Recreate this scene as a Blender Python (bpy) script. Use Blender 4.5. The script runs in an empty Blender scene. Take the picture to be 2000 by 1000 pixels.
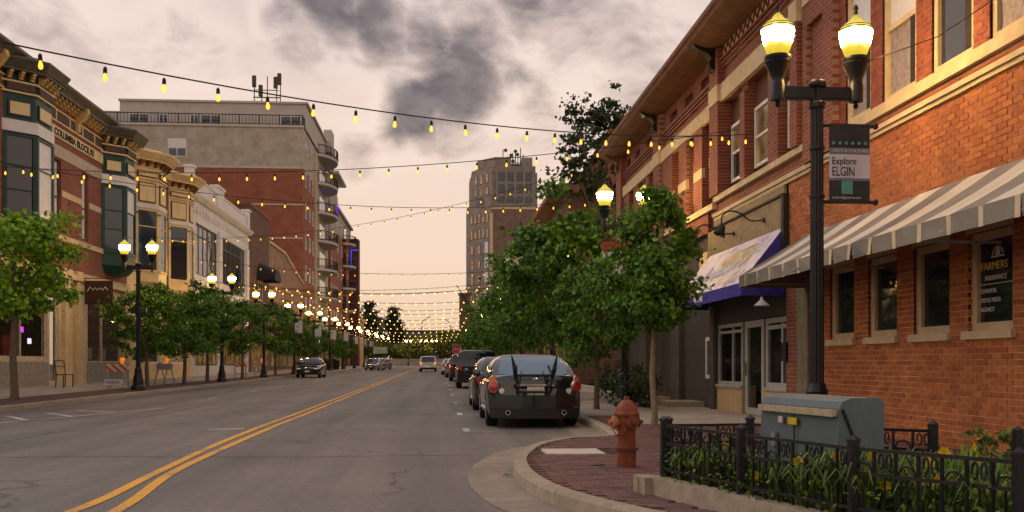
import bpy, bmesh, math, random
import numpy as np
from mathutils import Vector, Matrix
R = math.radians
random.seed(7)
S = bpy.context.scene
COL = S.collection

# ---------------------------------------------------------------- camera
cd = bpy.data.cameras.new('camera')
cam = bpy.data.objects.new('camera', cd); COL.objects.link(cam)
cam.location = (0, 0, 1.2)
cam.rotation_euler = (R(90), 0, -math.atan(143 / 1944))
cd.sensor_width = 36.0; cd.lens = 35.0; cd.shift_y = 0.1055
cd.clip_start = 0.05; cd.clip_end = 4000
S.camera = cam
S.view_settings.view_transform = 'Standard'; S.view_settings.look = 'None'
S.view_settings.exposure = 0.0; S.view_settings.gamma = 1.0
S.render.engine = 'CYCLES'
S.cycles.use_denoising = True
S.cycles.sample_clamp_indirect = 4.0
S.cycles.max_bounces = 6; S.cycles.transparent_max_bounces = 12
S.cycles.caustics_reflective = False; S.cycles.caustics_refractive = False

# ---------------------------------------------------------------- node helper
class NT:
    def __init__(s, tree): s.t = tree; s.n = tree.nodes; s.l = tree.links
    def new(s, typ, ins=None, **kw):
        n = s.n.new(typ)
        for k, v in kw.items(): setattr(n, k, v)
        for k, v in (ins or {}).items():
            if isinstance(v, bpy.types.NodeSocket): s.l.new(v, n.inputs[k])
            else: n.inputs[k].default_value = v
        return n
    def math(s, op, a, b=0.0, c=None, clamp=False):
        i = {0: a, 1: b}
        if c is not None: i[2] = c
        return s.new('ShaderNodeMath', i, operation=op, use_clamp=clamp).outputs[0]
    def mix(s, f, a, b, blend='MIX'):
        n = s.n.new('ShaderNodeMix'); n.data_type = 'RGBA'; n.blend_type = blend
        for k, v in ((0, f), (6, a), (7, b)):
            if isinstance(v, bpy.types.NodeSocket): s.l.new(v, n.inputs[k])
            else: n.inputs[k].default_value = v if k == 0 else (*v[:3], 1)
        return n.outputs[2]
    def ramp(s, f, stops, interp='LINEAR'):
        n = s.n.new('ShaderNodeValToRGB'); n.color_ramp.interpolation = interp
        e = n.color_ramp.elements
        while len(e) < len(stops): e.new(0.5)
        for q, (p, c) in zip(e, stops): q.position = p; q.color = (*c[:3], 1)
        s.l.new(f, n.inputs[0]); return n.outputs[0]

# ---------------------------------------------------------------- dusk sky
W = bpy.data.worlds.new('World'); S.world = W; W.use_nodes = True
nt = NT(W.node_tree); nt.n.clear()
SUN_EL, SUN_AZ = R(42), R(-60)
tc = nt.new('ShaderNodeTexCoord')
d = nt.new('ShaderNodeVectorMath', {0: tc.outputs['Generated']}, operation='NORMALIZE').outputs[0]
sep = nt.new('ShaderNodeSeparateXYZ', {0: d})
el = nt.math('MAXIMUM', sep.outputs[2], 0.0)
base = nt.ramp(el, [(0.0, (.88, .58, .36)), (.10, (.91, .67, .50)), (.26, (.92, .72, .61)), (.40, (.68, .555, .53)), (.7, (.56, .49, .49)), (1, (.56, .50, .51))])
wn = nt.new('ShaderNodeTexNoise', {'Vector': d, 'Scale': 3.2, 'Detail': 4.0, 'Roughness': .55})
wv = nt.new('ShaderNodeVectorMath', {0: wn.outputs['Color'], 1: (.5, .5, .5)}, operation='SUBTRACT').outputs[0]
wv = nt.new('ShaderNodeVectorMath', {0: wv, 3: .12}, operation='SCALE').outputs[0]
dw = nt.new('ShaderNodeVectorMath', {0: d, 1: wv}, operation='ADD').outputs[0]
mp = nt.new('ShaderNodeMapping', {'Vector': dw, 'Scale': (1.0, 1.0, 2.0)}).outputs[0]
n1 = nt.new('ShaderNodeTexNoise', {'Vector': mp, 'Scale': 6.0, 'Detail': 9.0, 'Roughness': .6}).outputs[0]
n2 = nt.new('ShaderNodeTexNoise', {'Vector': mp, 'Scale': 2.3, 'Detail': 5.0, 'Roughness': .5}).outputs[0]
dsum = None
for (cx, cy, cz, r, k) in [(0.132, 0.935, 0.33, 0.0726, 0.64), (0.187, 0.94, 0.284, 0.0665, 0.54), (-0.141, 0.94, 0.31, 0.0423, 0.69), (0.101, 0.962, 0.254, 0.0423, 0.45), (0.004, 0.963, 0.27, 0.0575, 1), (-0.033, 0.968, 0.251, 0.0423, 1), (0.024, 0.957, 0.288, 0.0423, 1), (-0.051, 0.972, 0.229, 0.0302, 0.76), (-0.103, 0.938, 0.332, 0.0544, 1), (-0.063, 0.943, 0.326, 0.0514, 1), (-0.013, 0.95, 0.312, 0.0454, 0.83), (0.045, 0.947, 0.317, 0.0575, 0.83), (0.086, 0.938, 0.337, 0.0544, 0.76), (0.07, 0.954, 0.293, 0.0363, 0.58), (-0.083, 0.974, 0.212, 0.0302, 0.41), (-0.339, 0.888, 0.31, 0.0786, 0.35), (-0.243, 0.919, 0.31, 0.0726, 0.28), (-0.205, 0.932, 0.299, 0.0333, 0.25), (0.146, 0.96, 0.237, 0.0393, 0.38), (0.199, 0.928, 0.315, 0.0968, 0.38)]:
    v = Vector((cx, cy, cz)).normalized()
    dist = nt.new('ShaderNodeVectorMath', {0: dw, 1: v}, operation='DISTANCE').outputs['Value']
    m = nt.new('ShaderNodeMapRange', {0: dist, 1: r * 1.5, 2: r * .05, 3: 0.0, 4: k}, interpolation_type='SMOOTHSTEP').outputs[0]
    dsum = m if dsum is None else nt.math('MAXIMUM', dsum, m)
dn = nt.math('MULTIPLY_ADD', nt.math('SUBTRACT', n1, .5), 2.3, dsum)
dark = nt.math('MULTIPLY', nt.new('ShaderNodeMapRange', {0: dn, 1: .16, 2: .84, 3: 0.0, 4: 1.0}, interpolation_type='SMOOTHSTEP').outputs[0],
               nt.new('ShaderNodeMapRange', {0: dsum, 1: .0, 2: .3, 3: 0.0, 4: 1.0}).outputs[0])
dark = nt.math('MULTIPLY', dark, nt.new('ShaderNodeMapRange', {0: nt.new('ShaderNodeTexNoise', {'Vector': mp, 'Scale': 16.0, 'Detail': 7.0, 'Roughness': .6}).outputs[0], 1: .3, 2: .7, 3: .72, 4: 1.05}).outputs[0], clamp=True)
veil = nt.math('MULTIPLY', nt.new('ShaderNodeMapRange', {0: nt.math('MULTIPLY_ADD', nt.math('SUBTRACT', n1, .5), .6, n2), 1: .46, 2: .74, 3: 0.0, 4: .5}).outputs[0],
               nt.new('ShaderNodeMapRange', {0: el, 1: .06, 2: .32, 3: .12, 4: 1.0}).outputs[0])
c1 = nt.mix(veil, base, (.42, .345, .335))
rim = nt.math('MULTIPLY', nt.new('ShaderNodeMapRange', {0: nt.math('ABSOLUTE', nt.math('SUBTRACT', dn, .12)), 1: .0, 2: .28, 3: .55, 4: 0.0}, interpolation_type='SMOOTHSTEP').outputs[0], nt.new('ShaderNodeMapRange', {0: dsum, 1: .0, 2: .25, 3: 0.0, 4: 1.0}).outputs[0])
c1 = nt.mix(rim, c1, (.93, .77, .67))
c2 = nt.mix(nt.math('MULTIPLY', dark, .92), c1, (.105, .085, .095))
sky = nt.new('ShaderNodeTexSky', sky_type='NISHITA', sun_disc=False, sun_elevation=SUN_EL, sun_rotation=SUN_AZ)
bg1 = nt.new('ShaderNodeBackground', {'Color': c2, 'Strength': 1.0})
bg2 = nt.new('ShaderNodeBackground', {'Color': sky.outputs[0], 'Strength': .006})
ad = nt.new('ShaderNodeAddShader', {0: bg1.outputs[0], 1: bg2.outputs[0]})
nt.new('ShaderNodeOutputWorld', {0: ad.outputs[0]})

sl = bpy.data.lights.new('sun', 'SUN'); sl.energy = .65; sl.angle = R(50); sl.color = (1, .88, .78)
so = bpy.data.objects.new('sun', sl); COL.objects.link(so)
so.rotation_euler = Vector((math.sin(SUN_AZ) * math.cos(SUN_EL), math.cos(SUN_AZ) * math.cos(SUN_EL), math.sin(SUN_EL))).to_track_quat('Z', 'Y').to_euler()

# ---------------------------------------------------------------- materials
MATS = {}
def mat(name, col, rough=.8, metal=0.0, var=.18, scale=6.0, bump=0.0, bscale=40.0, spec=.4, coat=0.0, emit=None, estr=0.0, rnd=0.0, stain=0.0):
    if name in MATS: return MATS[name]
    m = bpy.data.materials.new(name); m.use_nodes = True; t = NT(m.node_tree)
    b = m.node_tree.nodes['Principled BSDF']
    o = t.new('ShaderNodeTexCoord').outputs['Object']
    c = None
    if var:
        n = t.new('ShaderNodeTexNoise', {'Vector': o, 'Scale': scale, 'Detail': 6.0, 'Roughness': .6}).outputs[0]
        lo = [max(0, x * (1 - var * 1.6)) for x in col]; hi = [min(1, x * (1 + var * 1.6)) for x in col]
        c = t.ramp(n, [(.25, lo), (.75, hi)])
    if stain:
        n3 = t.new('ShaderNodeTexNoise', {'Vector': o, 'Scale': .7, 'Detail': 5.0, 'Roughness': .65}).outputs[0]
        f = t.new('ShaderNodeMapRange', {0: n3, 1: .45, 2: .75, 3: 0.0, 4: stain}).outputs[0]
        c = t.mix(f, c if c is not None else col, [x * .4 for x in col])
    if rnd:
        g = t.new('ShaderNodeNewGeometry').outputs['Random Per Island']
        oi = t.new('ShaderNodeObjectInfo').outputs['Random']
        q = t.math('FRACT', t.math('ADD', g, oi))
        hsv = t.new('ShaderNodeHueSaturation', {'Hue': t.math('MULTIPLY_ADD', q, .02 * rnd, .5 - .01 * rnd), 'Value': t.math('MULTIPLY_ADD', q, rnd, 1 - rnd * .5)})
        if c is not None: t.l.new(c, hsv.inputs['Color'])
        else: hsv.inputs['Color'].default_value = (*col, 1)
        c = hsv.outputs[0]
    if c is not None: t.l.new(c, b.inputs['Base Color'])
    else: b.inputs['Base Color'].default_value = (*col, 1)
    b.inputs['Roughness'].default_value = rough; b.inputs['Metallic'].default_value = metal
    b.inputs['Specular IOR Level'].default_value = spec; b.inputs['Coat Weight'].default_value = coat
    b.inputs['Coat Roughness'].default_value = .06
    if emit: b.inputs['Emission Color'].default_value = (*emit, 1); b.inputs['Emission Strength'].default_value = estr
    if bump:
        n2 = t.new('ShaderNodeTexNoise', {'Vector': o, 'Scale': bscale, 'Detail': 4.0}).outputs[0]
        t.l.new(t.new('ShaderNodeBump', {'Height': n2, 'Strength': bump, 'Distance': .02}).outputs[0], b.inputs['Normal'])
    MATS[name] = m; return m

def brickmat(name, c1, c2, mortar, axis='Y', bw=.21, rh=.075, ms=.008):
    m = bpy.data.materials.new(name); m.use_nodes = True; t = NT(m.node_tree)
    b = m.node_tree.nodes['Principled BSDF']
    s = t.new('ShaderNodeSeparateXYZ', {0: t.new('ShaderNodeTexCoord').outputs['Object']})
    v = t.new('ShaderNodeCombineXYZ', {0: s.outputs[1] if axis == 'Y' else s.outputs[0], 1: s.outputs[2]}).outputs[0]
    br = t.new('ShaderNodeTexBrick', {'Vector': v, 'Color1': (*c1, 1), 'Color2': (*c2, 1), 'Mortar': (*mortar, 1), 'Scale': 1.0,
               'Mortar Size': ms, 'Brick Width': bw, 'Row Height': rh, 'Bias': 0.0})
    n = t.new('ShaderNodeTexNoise', {'Vector': v, 'Scale': .9, 'Detail': 8.0, 'Roughness': .65}).outputs[0]
    f = t.ramp(n, [(.25, (.62, .62, .62)), (.75, (1.25, 1.22, 1.2))])
    c = t.mix(1.0, br.outputs[0], f, 'MULTIPLY')
    t.l.new(c, b.inputs['Base Color']); b.inputs['Roughness'].default_value = .88
    inv = t.math('SUBTRACT', 1.0, br.outputs[1])
    t.l.new(t.new('ShaderNodeBump', {'Height': inv, 'Strength': .6, 'Distance': .01}).outputs[0], b.inputs['Normal'])
    return m

def emat(name, col, strength):
    m = bpy.data.materials.new(name); m.use_nodes = True; t = NT(m.node_tree); t.n.clear()
    e = t.new('ShaderNodeEmission', {0: (*col, 1), 1: strength})
    t.new('ShaderNodeOutputMaterial', {0: e.outputs[0]}); MATS[name] = m; return m

def leafmat(name, col, rnd=.75):
    m = bpy.data.materials.new(name); m.use_nodes = True; t = NT(m.node_tree); t.n.clear()
    g = t.new('ShaderNodeNewGeometry').outputs['Random Per Island']
    oc = t.new('ShaderNodeTexCoord').outputs['Object']
    n = t.new('ShaderNodeTexNoise', {'Vector': oc, 'Scale': 1.6, 'Detail': 3.0}).outputs[0]
    q = t.math('MULTIPLY_ADD', t.math('SUBTRACT', n, .5), 1.1, g)
    c = t.ramp(q, [(.0, (col[0] * .3, col[1] * .38, col[2] * .5)), (.5, col), (1, (col[0] * 2.1, col[1] * 1.6, col[2] * 1.0))])
    p = t.new('ShaderNodeBsdfPrincipled', {'Base Color': c, 'Roughness': .5, 'Specular IOR Level': .35})
    tr = t.new('ShaderNodeBsdfTranslucent', {0: c})
    mx = t.new('ShaderNodeMixShader', {0: .28, 1: p.outputs[0], 2: tr.outputs[0]})
    t.new('ShaderNodeOutputMaterial', {0: mx.outputs[0]}); MATS[name] = m; return m

def glassmat(name, tint=(.02, .023, .03), rough=.04, lit=None, ls=0.0, clear=0.0):
    m = bpy.data.materials.new(name); m.use_nodes = True; t = NT(m.node_tree)
    b = m.node_tree.nodes['Principled BSDF']
    b.inputs['Base Color'].default_value = (*tint, 1); b.inputs['Roughness'].default_value = rough
    b.inputs['Specular IOR Level'].default_value = .8
    o = t.new('ShaderNodeTexCoord').outputs['Object']
    n = t.new('ShaderNodeTexNoise', {'Vector': o, 'Scale': 1.1, 'Detail': 1.0}).outputs[0]
    t.l.new(t.new('ShaderNodeBump', {'Height': n, 'Strength': .12, 'Distance': .05}).outputs[0], b.inputs['Normal'])
    if lit:
        n = t.new('ShaderNodeTexNoise', {'Vector': o, 'Scale': 2.2, 'Detail': 3.0}).outputs[0]
        t.l.new(t.ramp(n, [(.35, [x * .1 for x in lit]), (.7, lit)]), b.inputs['Emission Color']); b.inputs['Emission Strength'].default_value = ls
    if clear:
        out = [q for q in t.n if q.type == 'OUTPUT_MATERIAL'][0]
        tr = t.new('ShaderNodeBsdfTransparent', {0: (.8, .82, .8, 1)})
        t.l.new(t.new('ShaderNodeMixShader', {0: 1 - clear, 1: tr.outputs[0], 2: b.outputs[0]}).outputs[0], out.inputs[0])
    MATS[name] = m; return m

M_red = brickmat('red_brick', (.30, .075, .036), (.21, .05, .027), (.30, .20, .15))
M_redX = brickmat('red_brick_front', (.30, .085, .05), (.22, .06, .038), (.30, .20, .15), 'X')
M_brown = brickmat('brown_brick', (.17, .075, .045), (.12, .05, .032), (.2, .15, .11))
M_aptbr = brickmat('apartment_brick', (.33, .105, .055), (.28, .085, .045), (.32, .16, .10))
M_aptbrX = brickmat('apartment_brick_front', (.33, .105, .055), (.28, .085, .045), (.32, .16, .10), 'X')
M_cmu = brickmat('cream_block', (.46, .42, .345), (.445, .405, .33), (.40, .365, .30), 'X', .8, .4, .014)
M_cmuY = brickmat('cream_block_side', (.46, .42, .345), (.445, .405, .33), (.40, .365, .30), 'Y', .8, .4, .014)
M_twb = brickmat('tower_brick', (.23, .15, .115), (.19, .12, .09), (.24, .18, .14), 'X', .6, .2, .02)
M_tower = mat('tower_stone', (.27, .23, .20), var=.22, scale=.5, stain=.35)
M_tan = mat('tan_brick', (.45, .148, .05), .85, var=.16, scale=9, rnd=.40, bump=.35, bscale=60, stain=.4)
M_redb = mat('dark_red_brick', (.28, .075, .042), .85, var=.14, scale=9, rnd=.36, bump=.35, bscale=60, stain=.35)
M_mortar = mat('mortar', (.72, .42, .23), .95, var=.25, scale=5, stain=.4)
M_mortar2 = mat('red_mortar', (.33, .16, .11), .95, var=.12)
M_lime = mat('limestone', (.64, .50, .30), .8, var=.12, scale=3, bump=.2, stain=.25)
M_white = mat('white_paint', (.74, .70, .63), .6, var=.06, stain=.12)
M_wstone = mat('white_glazed_stone', (.76, .73, .70), .55, var=.08, scale=2, stain=.25)
M_cream = mat('cream_paint', (.78, .60, .31), .6, var=.08, scale=2, stain=.12)
M_maroon = mat('maroon_trim', (.12, .035, .03), .6)
M_green = mat('green_paint', (.014, .055, .042), .5, var=.15)
M_corn = mat('dark_bronze_cornice', (.095, .085, .055), .55, var=.3, scale=3, stain=.3)
M_gold = mat('gold_paint', (.62, .42, .15), .55, var=.15)
M_cedar = mat('brown_boards', (.13, .055, .035), .8, var=.25, scale=8)
M_olive = mat('olive_boards', (.27, .205, .115), .75, var=.22, scale=8)
M_corn2 = mat('brown_cornice', (.19, .08, .042), .7, var=.25, scale=3, stain=.4)
M_asph = None
M_conc = mat('concrete', (.40, .35, .29), .9, var=.14, scale=7, bump=.25, bscale=90, stain=.35)
M_kerb = mat('kerb_concrete', (.38, .315, .235), .9, var=.16, scale=9, bump=.3, bscale=90, stain=.4)
M_paver = mat('paver_brick', (.15, .078, .070), .85, var=.2, scale=11, rnd=.4, bump=.35, bscale=80)
M_sand = mat('paver_joint', (.065, .05, .045), .95, var=.25, scale=20)
M_iron = mat('black_iron', (.014, .014, .016), .42, .3, var=.2, spec=.5)
M_rub = mat('rubber', (.012, .012, .012), .85, var=.1)
M_alloy = mat('alloy', (.45, .45, .46), .3, .9, var=.05)
M_chrome = mat('chrome', (.7, .7, .72), .12, 1.0, var=0)
M_bark = mat('bark', (.14, .10, .065), .9, var=.3, scale=14, bump=.6, bscale=30)
M_barkl = mat('pale_bark', (.23, .20, .135), .9, var=.25, scale=14, bump=.5, bscale=30)
M_leaf = leafmat('leaf_green', (.078, .20, .022))
M_leafl = leafmat('leaf_lit', (.20, .40, .026))  # light falling on the near left crown, put into the leaf colour
M_leafd = leafmat('leaf_dark', (.032, .062, .022))
M_leafy = leafmat('leaf_yellow', (.14, .19, .035))
M_grass = leafmat('lily_leaf', (.12, .21, .035))
M_glass = glassmat('window_glass')
M_glassb = glassmat('blue_glass', (.02, .04, .055), .06)
M_glassl = glassmat('lit_glass', (.03, .025, .02), .08, (.95, .52, .16), .2)
M_glassw = glassmat('warm_glass', (.05, .035, .02), .1, (1.0, .48, .2), .42)
M_glassc = glassmat('shop_glass', (.02, .022, .025), .03, clear=.7)
M_blindsky = mat('white_blind_and_sky', (.68, .66, .68), .35, var=.06, spec=.6)  # also used on panes where reflected sky is painted white
M_curtain = mat('grey_curtain', (.30, .25, .25), .8, var=.25, scale=12)
M_dark = mat('dark_interior', (.03, .026, .022), .9)
M_soil = mat('soil', (.05, .035, .025), .95, var=.3, scale=20)
M_steel = mat('grey_steel', (.33, .33, .33), .5, .5)
M_black = mat('matt_black', (.012, .012, .013), .7, var=.1)
def worn(name, col, amount):
    m = bpy.data.materials.new(name); m.use_nodes = True; t = NT(m.node_tree); b = m.node_tree.nodes['Principled BSDF']
    o = t.new('ShaderNodeTexCoord').outputs['Object']
    n = t.new('ShaderNodeTexNoise', {'Vector': o, 'Scale': 22.0, 'Detail': 6.0, 'Roughness': .75}).outputs[0]
    k = t.new('ShaderNodeTexNoise', {'Vector': o, 'Scale': .8, 'Detail': 3.0}).outputs[0]
    f = t.new('ShaderNodeMapRange', {0: t.math('MULTIPLY_ADD', k, .7, n), 1: .92 - amount, 2: 1.06 - amount, 3: 0.0, 4: .85}).outputs[0]
    t.l.new(t.mix(f, col, (.19, .165, .145)), b.inputs['Base Color']); b.inputs['Roughness'].default_value = .75
    return m
M_yel = worn('yellow_road_paint', (.84, .40, .035), .06)
M_wp = worn('white_road_paint', (.64, .60, .55), .08)
E_bulb = emat('bulb_glow', (1.0, .41, .05), 2.5)
E_far = emat('far_bulb_glow', (1.0, .45, .08), 6.5)
# acorn globe: hottest round the lamp at mid height, yellow towards neck and crown
def globemat():
    m = bpy.data.materials.new('lit_globe'); m.use_nodes = True; t = NT(m.node_tree); t.n.clear()
    o = t.new('ShaderNodeTexCoord').outputs['Object']
    z = t.new('ShaderNodeSeparateXYZ', {0: o}).outputs[2]
    n = t.new('ShaderNodeTexNoise', {'Vector': o, 'Scale': 9.0, 'Detail': 3.0}).outputs[0]
    zz = t.math('MULTIPLY_ADD', t.math('SUBTRACT', n, .5), .10, z)
    c = t.ramp(t.math('DIVIDE', zz, .57), [(0, (0.00436, 0.00303, 0.00019)), (0.18, (0.00593, 0.00424, 0.00036)), (0.25, (0.01152, 0.00848, 0.00212)), (0.32, (0.86364, 0.50909, 0.17273)), (0.52, (1.0, 0.59091, 0.2)), (0.6, (0.01152, 0.00909, 0.00273)), (0.66, (0.00576, 0.00436, 0.0006)), (0.82, (0.00509, 0.00381, 0.00055)), (1, (0.00333, 0.00255, 0.00031))])
    e = t.new('ShaderNodeEmission', {0: c, 1: 165.0})
    gl = t.new('ShaderNodeBsdfGlossy', {0: (.06, .06, .06, 1), 1: .15})
    a = t.new('ShaderNodeAddShader', {0: e.outputs[0], 1: gl.outputs[0]})
    t.new('ShaderNodeOutputMaterial', {0: a.outputs[0]}); return m
M_globe = globemat()

# ---------------------------------------------------------------- mesh builder
class MB:
    def __init__(s): s.v = []; s.f = []
    def quad(s, *p):
        n = len(s.v); s.v += [tuple(q) for q in p]; s.f.append(tuple(range(n, n + len(p)))); return s
    def box(s, x0, x1, y0, y1, z0, z1):
        n = len(s.v)
        s.v += [(x0, y0, z0), (x1, y0, z0), (x1, y1, z0), (x0, y1, z0), (x0, y0, z1), (x1, y0, z1), (x1, y1, z1), (x0, y1, z1)]
        s.f += [tuple(n + i for i in q) for q in ((0, 3, 2, 1), (4, 5, 6, 7), (0, 1, 5, 4), (1, 2, 6, 5), (2, 3, 7, 6), (3, 0, 4, 7))]; return s
    def bar(s, a, b, w, h=None):          # square bar between two points
        a, b = Vector(a), Vector(b); h = h or w
        dd = (b - a).normalized(); up = Vector((0, 0, 1)) if abs(dd.z) < .95 else Vector((1, 0, 0))
        u = dd.cross(up).normalized() * w / 2; v = u.cross(dd).normalized() * h / 2
        n = len(s.v)
        for p in (a, b): s.v += [tuple(p - u - v), tuple(p + u - v), tuple(p + u + v), tuple(p - u + v)]
        s.f += [tuple(n + i for i in q) for q in ((0, 3, 2, 1), (4, 5, 6, 7), (0, 1, 5, 4), (1, 2, 6, 5), (2, 3, 7, 6), (3, 0, 4, 7))]; return s
    def tube(s, pts, r, k=8):
        pts = [Vector(p) for p in pts]; rs = r if isinstance(r, (list, tuple)) else [r] * len(pts)
        n0 = len(s.v); ref = None
        for i, p in enumerate(pts):
            dd = (pts[min(i + 1, len(pts) - 1)] - pts[max(i - 1, 0)]).normalized()
            if ref is None: ref = Vector((0, 0, 1)) if abs(dd.z) < .9 else Vector((1, 0, 0))
            u = dd.cross(ref).normalized(); v = u.cross(dd).normalized(); ref = v
            for j in range(k):
                a = 2 * math.pi * j / k; s.v.append(tuple(p + (u * math.cos(a) + v * math.sin(a)) * rs[i]))
        for i in range(len(pts) - 1):
            for j in range(k):
                a, b = n0 + i * k + j, n0 + i * k + (j + 1) % k; s.f.append((a, b, b + k, a + k))
        s.f.append(tuple(n0 + j for j in reversed(range(k)))); s.f.append(tuple(n0 + (len(pts) - 1) * k + j for j in range(k))); return s
    def lathe(s, prof, k=16, c=(0, 0, 0), flute=0.0):
        n0 = len(s.v)
        for r, z in prof:
            for j in range(k):
                a = 2 * math.pi * j / k; q = max(r, .0004) * (1 - (flute if j % 2 else 0)); s.v.append((c[0] + q * math.cos(a), c[1] + q * math.sin(a), c[2] + z))
        for i in range(len(prof) - 1):
            for j in range(k):
                a, b = n0 + i * k + j, n0 + i * k + (j + 1) % k; s.f.append((a, b, b + k, a + k))
        s.f.append(tuple(n0 + j for j in reversed(range(k)))); s.f.append(tuple(n0 + (len(prof) - 1) * k + j for j in range(k))); return s
    def prism(s, prof, y0, y1, axis='Y'):  # closed profile of (x,z) swept along Y (or of (y,z) along X, (x,y) along Z)
        n = len(s.v); k = len(prof)
        for t in (y0, y1):
            for a, b in prof: s.v.append((a, t, b) if axis == 'Y' else (t, a, b) if axis == 'X' else (a, b, t))
        s.f.append(tuple(range(n, n + k))); s.f.append(tuple(reversed(range(n + k, n + 2 * k))))
        for j in range(k): s.f.append((n + j, n + k + j, n + k + (j + 1) % k, n + (j + 1) % k))
        return s
    def mesh(s, name, smooth=False, fix=True):
        me = bpy.data.meshes.new(name); me.from_pydata(s.v, [], s.f)
        if fix:
            bm = bmesh.new(); bm.from_mesh(me); bmesh.ops.recalc_face_normals(bm, faces=bm.faces); bm.to_mesh(me); bm.free()
        if smooth:
            me.shade_smooth(); me.set_sharp_from_angle(angle=R(38))
        return me
    def build(s, name, m, parent=None, smooth=False, fix=True, **kw): return put(name, s.mesh(name, smooth, fix), m, parent, **kw)

def put(name, me, m, parent=None, loc=None, rot=None, **kw):
    if m is not None and not me.materials: me.materials.append(m)
    o = bpy.data.objects.new(name, me); COL.objects.link(o)
    if parent is not None:
        o.parent = parent
        if loc is None:
            w = wloc(parent); o.location = -w
    if loc is not None: o.location = loc
    if rot is not None: o.rotation_euler = rot
    tag(o, **kw); return o
def wloc(o):
    v = Vector((0, 0, 0))
    while o is not None: v += o.location; o = o.parent
    return v
def tag(o, label=None, cat=None, group=None, kind=None):
    if label: o['label'] = label
    if cat: o['category'] = cat
    if group: o['group'] = group
    if kind: o['kind'] = kind
    return o
def thing(name, loc, label, cat, group=None, rz=0.0):
    o = bpy.data.objects.new(name, None); COL.objects.link(o); o.location = loc; o.rotation_euler.z = rz
    return tag(o, label, cat, group)
def copy_tree(o, parent=None):
    c = o.copy(); COL.objects.link(c)
    if parent is not None: c.parent = parent
    for ch in list(o.children): copy_tree(ch, c)
    return c
def text_mesh(s, size, depth=.004, align='LEFT', sx=1.0, shear=0.0, bold=0.0):
    cu = bpy.data.curves.new('lettering', 'FONT'); cu.body = s; cu.size = size; cu.extrude = depth; cu.align_x = align; cu.shear = shear
    cu.resolution_u = 3; cu.offset = bold
    o = bpy.data.objects.new('lettering', cu); COL.objects.link(o)
    bpy.context.view_layer.update()
    me = bpy.data.meshes.new_from_object(o.evaluated_get(bpy.context.evaluated_depsgraph_get()))
    bpy.data.objects.remove(o); bpy.data.curves.remove(cu)
    if sx != 1.0: me.transform(Matrix.Diagonal((sx, 1, 1, 1)))
    me.name = 'lettering'; me.materials.clear(); return me
# text facing: 'S' towards the camera (-Y), 'W' towards -X (read along -Y on the right wall), 'E' towards +X (read along +Y)
FACE = {'S': Matrix.Rotation(R(90), 4, 'X'), 'W': Matrix.Rotation(R(-90), 4, 'Z') @ Matrix.Rotation(R(90), 4, 'X'), 'E': Matrix.Rotation(R(90), 4, 'Z') @ Matrix.Rotation(R(90), 4, 'X')}
def letters(s, size, face, loc, m, parent, **kw):
    me = text_mesh(s, size, **kw); me.transform(Matrix.Translation(loc) @ FACE[face])
    return put('lettering', me, m, parent)

ORD = 'first second third fourth fifth sixth seventh eighth ninth tenth eleventh twelfth thirteenth fourteenth fifteenth sixteenth seventeenth eighteenth nineteenth twentieth'.split()
def g(y):                                  # the street climbs very gently
    return .0043 * min(max(y - 24, 0), 190)

# ---------------------------------------------------------------- ground, road, pavements
def asphalt():
    m = bpy.data.materials.new('asphalt'); m.use_nodes = True; t = NT(m.node_tree); b = m.node_tree.nodes['Principled BSDF']
    o = t.new('ShaderNodeTexCoord').outputs['Object']
    a = t.new('ShaderNodeTexNoise', {'Vector': o, 'Scale': 90.0, 'Detail': 3.0, 'Roughness': .8}).outputs[0]
    st = t.new('ShaderNodeMapping', {'Vector': o, 'Scale': (1.1, .05, 1)}).outputs[0]
    w = t.new('ShaderNodeTexNoise', {'Vector': st, 'Scale': 1.0, 'Detail': 4.0, 'Roughness': .6}).outputs[0]
    p = t.new('ShaderNodeTexNoise', {'Vector': o, 'Scale': .35, 'Detail': 6.0, 'Roughness': .6}).outputs[0]
    c = t.ramp(a, [(.3, (.098, .093, .089)), (.55, (.18, .169, .159)), (.8, (.34, .315, .295))])
    md = t.new('ShaderNodeTexNoise', {'Vector': o, 'Scale': 14.0, 'Detail': 5.0, 'Roughness': .75}).outputs[0]
    c = t.mix(1.0, c, t.ramp(md, [(.3, (.72, .72, .73)), (.7, (1.28, 1.27, 1.25))]), 'MULTIPLY')
    c = t.mix(1.0, c, t.ramp(w, [(.3, (.66, .66, .68)), (.7, (1.30, 1.27, 1.22))]), 'MULTIPLY')
    c = t.mix(1.0, c, t.ramp(p, [(.3, (.82, .82, .82)), (.7, (1.14, 1.13, 1.12))]), 'MULTIPLY')
    vo = t.new('ShaderNodeTexVoronoi', {'Vector': t.new('ShaderNodeVectorMath', {0: o, 1: t.new('ShaderNodeVectorMath', {0: t.new('ShaderNodeTexNoise', {'Vector': o, 'Scale': 1.5, 'Detail': 6.0}).outputs['Color'], 3: .9}, operation='SCALE').outputs[0]}, operation='ADD').outputs[0], 'Scale': .22}, feature='DISTANCE_TO_EDGE').outputs[0]
    crack = t.new('ShaderNodeMapRange', {0: vo, 1: 0.0, 2: .009, 3: .75, 4: 0.0}).outputs[0]
    crack = t.math('MULTIPLY', crack, t.new('ShaderNodeMapRange', {0: p, 1: .42, 2: .52, 3: 0.0, 4: 1.0}).outputs[0])
    c = t.mix(crack, c, (.04, .035, .032))
    t.l.new(c, b.inputs['Base Color']); b.inputs['Roughness'].default_value = .72; b.inputs['Specular IOR Level'].default_value = .45
    t.l.new(t.new('ShaderNodeBump', {'Height': a, 'Strength': .35, 'Distance': .01}).outputs[0], b.inputs['Normal'])
    return m
M_asph = asphalt()

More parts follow.
